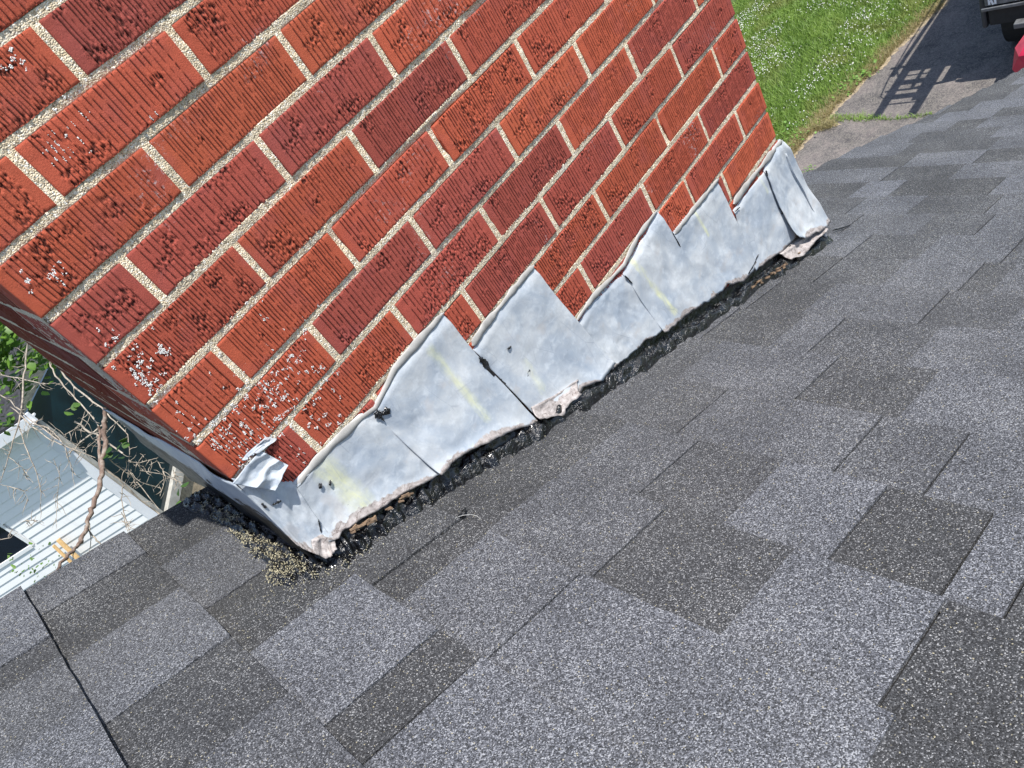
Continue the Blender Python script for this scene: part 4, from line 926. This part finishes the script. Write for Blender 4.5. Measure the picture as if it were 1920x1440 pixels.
# ================================================================== DEAD BRANCH AND VINES
bn = empty('dead_branch', tuple(at(190, 900, 2.3))); tag(bn, 'dead leafless branch with pale tangled twigs hanging beyond the roof edge', 'branch'); BN0 = np.array(bn.location)
def stem(name, pts, mat, k=7):
    f_ = .85 if name == 'limb' else .62; pts = [(a, b, c, d * f_) for a, b, c, d in pts]
    m = MB(); P = [at(u, v, t) - BN0 for (u, v, t, r) in pts]; Rr = [r for (_, _, _, r) in pts]
    P2, R2 = [], []
    for i in range(len(P) - 1):
        for s in range(4):
            t = s / 4; P2.append(P[i] * (1 - t) + P[i + 1] * t + RNG.normal(0, 1, 3) * min(.0035, Rr[i] * .5)); R2.append((Rr[i] * (1 - t) + Rr[i + 1] * t) * RNG.uniform(.9, 1.12))
    P2.append(P[-1]); R2.append(Rr[-1]); m.tube(P2, R2, k); return m.build(name, mat, bn, True)
stem('limb', [(197, 768, 2.5, .0075), (198, 800, 2.5, .0095), (196, 840, 2.46, .0095), (193, 880, 2.42, .009), (186, 920, 2.38, .0085), (170, 955, 2.33, .0085), (162, 985, 2.3, .0075), (152, 1012, 2.26, .008), (145, 1025, 2.22, .0055), (128, 1042, 2.18, .006), (105, 1070, 2.12, .0055), (82, 1090, 2.08, .0045), (60, 1102, 2.05, .003), (48, 1112, 2.03, .0012)], MAT['bark'])
stem('limb', [(186, 800, 2.5, .006), (187, 850, 2.47, .006), (190, 880, 2.44, .0065)], MAT['bark'])
tw = [
 [(197, 878, 2.42, .006), (230, 905, 2.45, .0045), (260, 935, 2.5, .004), (300, 965, 2.55, .003)],
 [(160, 985, 2.3, .004), (178, 1010, 2.3, .004), (190, 1022, 2.3, .003), (208, 1040, 2.3, .0012)],
 [(166, 980, 2.3, .003), (170, 1005, 2.3, .0025), (170, 1020, 2.3, .002), (166, 1042, 2.3, .001)],
 [(138, 1035, 2.2, .0025), (136, 1058, 2.2, .0012)],
 [(50, 645, 2.6, .0055), (46, 690, 2.6, .005), (42, 740, 2.55, .005), (37, 790, 2.5, .0045), (20, 840, 2.5, .003), (12, 870, 2.5, .0025), (0, 905, 2.5, .002)],
 [(0, 703, 2.7, .003), (40, 710, 2.7, .003), (80, 720, 2.7, .0025), (105, 718, 2.7, .0015)],
 [(0, 740, 2.5, .0035), (20, 752, 2.5, .0035), (50, 782, 2.5, .003), (85, 808, 2.48, .003), (110, 825, 2.45, .002)],
 [(35, 800, 2.5, .0035), (45, 830, 2.5, .003), (58, 862, 2.5, .003), (70, 890, 2.5, .0025), (78, 925, 2.5, .002), (76, 945, 2.5, .001)],
 [(20, 762, 2.5, .003), (60, 800, 2.5, .003), (95, 825, 2.5, .003), (130, 840, 2.5, .0025), (178, 858, 2.5, .0018)],
 [(62, 795, 2.5, .003), (90, 802, 2.5, .003), (110, 820, 2.5, .0028), (122, 840, 2.5, .0025), (132, 870, 2.5, .002), (140, 890, 2.5, .0012)],
 [(92, 680, 2.6, .004), (105, 705, 2.6, .004), (125, 730, 2.6, .004), (150, 755, 2.6, .004), (170, 778, 2.55, .003), (200, 820, 2.5, .0022), (212, 850, 2.5, .0015)],
 [(112, 695, 2.6, .0045), (135, 722, 2.6, .0045), (160, 742, 2.55, .0045), (190, 765, 2.5, .004), (215, 790, 2.5, .003), (240, 815, 2.5, .0028), (243, 850, 2.5, .0022), (240, 895, 2.5, .0012)],
 [(205, 862, 2.45, .003), (235, 885, 2.5, .003), (265, 905, 2.55, .003), (300, 915, 2.6, .002)],
 [(240, 880, 2.5, .002), (262, 910, 2.5, .002), (298, 955, 2.5, .0018)],
 [(255, 870, 2.5, .0022), (290, 860, 2.5, .0018)], [(293, 862, 2.5, .0022), (305, 880, 2.5, .0022), (308, 905, 2.5, .002), (300, 930, 2.5, .0012)],
 [(262, 882, 2.5, .002), (300, 888, 2.5, .0018), (340, 905, 2.5, .0012)], [(325, 882, 2.5, .0018), (330, 905, 2.5, .001)],
 [(230, 905, 2.4, .0022), (228, 935, 2.4, .0025), (232, 960, 2.4, .0028), (240, 985, 2.4, .0025), (243, 1000, 2.4, .001)], [(228, 960, 2.4, .0018), (236, 985, 2.4, .0015), (240, 998, 2.4, .001)],
 [(100, 860, 2.5, .0015), (112, 890, 2.5, .0015), (108, 930, 2.5, .0015), (106, 970, 2.5, .0012), (98, 990, 2.5, .0006)],
 [(14, 855, 2.5, .0015), (40, 875, 2.5, .0015), (62, 905, 2.5, .001)], [(0, 908, 2.5, .0015), (28, 915, 2.5, .0014), (46, 922, 2.5, .001), (54, 940, 2.5, .0005)],
 [(0, 1012, 2.3, .0016), (20, 1008, 2.3, .0014), (34, 997, 2.3, .0006)], [(48, 975, 2.3, .0012), (62, 976, 2.3, .0013), (76, 977, 2.3, .0006)],
 [(160, 770, 2.6, .002), (150, 800, 2.6, .002), (120, 815, 2.6, .0015), (90, 790, 2.6, .001)], [(230, 780, 2.7, .0025), (200, 810, 2.7, .002), (150, 850, 2.7, .0015)],
 [(140, 790, 2.9, .006), (180, 815, 2.9, .006), (230, 850, 2.9, .005)], [(200, 790, 3.0, .005), (150, 830, 3.0, .005), (130, 850, 3.0, .004)]]
for p in tw: stem('twig', p, MAT['twig'], 5)
rt = random.Random(12); m = MB()
for p in tw[4:]:
    for _ in range(13):
        i = rt.randrange(len(p) - 1); t = rt.random(); b0 = [p[i][k] * (1 - t) + p[i + 1][k] * t for k in range(3)]
        a = rt.uniform(0, 6.28); L = rt.uniform(10, 38); pts = []; u, v, d = b0
        for s in range(5): pts.append(at(u, v, d) - BN0); a += rt.uniform(-.5, .5); u += math.cos(a) * L / 5; v += math.sin(a) * L / 5 + 1.5; d += rt.uniform(-.02, .02)
        if max(q[1] for q in [(u, v)]) > 1000: continue
        m.tube(pts, [.0011, .001, .0009, .0007, .0003], 4)
m.build('fine_twigs', MAT['twig'], bn, True)['kind'] = 'stuff'
def leaf_mesh(name, p, size, seed, parent, P0):
    r = np.random.default_rng(seed); a = r.random() * 6.28; d = np.array([math.cos(a), math.sin(a), r.normal(0, .4)]); d /= np.linalg.norm(d); e = np.cross(d, np.array([r.normal(0, .4), r.normal(0, .4), 1])); e /= np.linalg.norm(e); n_ = np.cross(d, e)
    out = [(0, 0), (.18, .28), (.5, .42), (.78, .25), (1, 0), (.78, -.25), (.5, -.42), (.18, -.28)]
    V = [p + (d * a_ + e * b_ + n_ * (abs(b_) * .25)) * size - P0 for a_, b_ in out] + [p + d * size * .5 - P0]
    F = [(i, (i + 1) % 8, 8) for i in range(8)]; o = mesh_obj(name, V, F, MAT['ivy'], parent); sm = o.modifiers.new('solid', 'SOLIDIFY'); sm.thickness = .0006; return o
for i, (u, v) in enumerate(((205, 838), (212, 848), (222, 840), (218, 858), (208, 862), (228, 832), (240, 822), (200, 850), (335, 920), (328, 948), (338, 912), (140, 770), (148, 762), (120, 772))):
    leaf_mesh('leaf', at(u, v, 2.45), .030, i, bn, BN0)
# climbing vine bush upper left, ground shrubs below
def bush(name, label, px, depth, size, nl, spread, stems=5, mat='ivy', zs=1.0):
    b0 = at(*px, depth); e_ = empty(name, (b0[0], b0[1], GZ)); tag(e_, label, name.split('_')[-1]); E0 = np.array(e_.location); r = np.random.default_rng(int(px[0] + px[1]))
    V = []; F = []; T = []
    cen = [b0 + r.normal(0, 1, 3) * np.array([spread, spread, spread * zs]) for _ in range(26)]
    for k in range(nl):
        p = cen[r.integers(len(cen))] + r.normal(0, 1, 3) * spread * .32; a = r.random() * 6.28; s = size * (.5 + r.random()); d = np.array([math.cos(a), math.sin(a), r.normal(0, .5)]); ee = np.array([-math.sin(a), math.cos(a), r.normal(0, .5)]); i = len(V)
        V += [p, p + d * s * .3 + ee * s * .38, p + d * s * .75 + ee * s * .22, p + d * s, p + d * s * .75 - ee * s * .22, p + d * s * .3 - ee * s * .38, p + d * s * .5 - np.array([0, 0, s * .12])]
        F += [(i + j, i + (j + 1) % 6, i + 6) for j in range(6)]; T += [r.random()] * 7
    me = fast_mesh('foliage', np.array(V) - E0, np.array(F), MAT[mat]); a_ = me.attributes.new('tint', 'FLOAT', 'POINT'); a_.data.foreach_set('value', np.array(T, np.float32)); put('foliage', me, e_)['kind'] = 'stuff'
    for k in range(0):
        m = MB(); c = cen[k]; g_ = np.array([b0[0] + r.normal(0, .15), b0[1] + r.normal(0, .15), GZ]); mid = (c + g_) / 2 + r.normal(0, .1, 3); m.tube([g_ - E0, mid - E0, c - E0], [.018, .012, .004], 6); m.build('trunk', MAT['bark'], e_, True)
    return e_
bush('leafy_vine', 'green leafy vine high beside the chimney, left edge above the white house', (28, 645), 4.2, .045, 620, .16, 1)
bush('low_shrub', 'sparse green shoots at the left edge against the dark roof', (-5, 775), 4.6, .045, 60, .07, 1)
bush('thin_plant', 'thin pale green plant in front of the white siding near the roof edge', (62, 1062), 5.5, .022, 60, .09, 1)
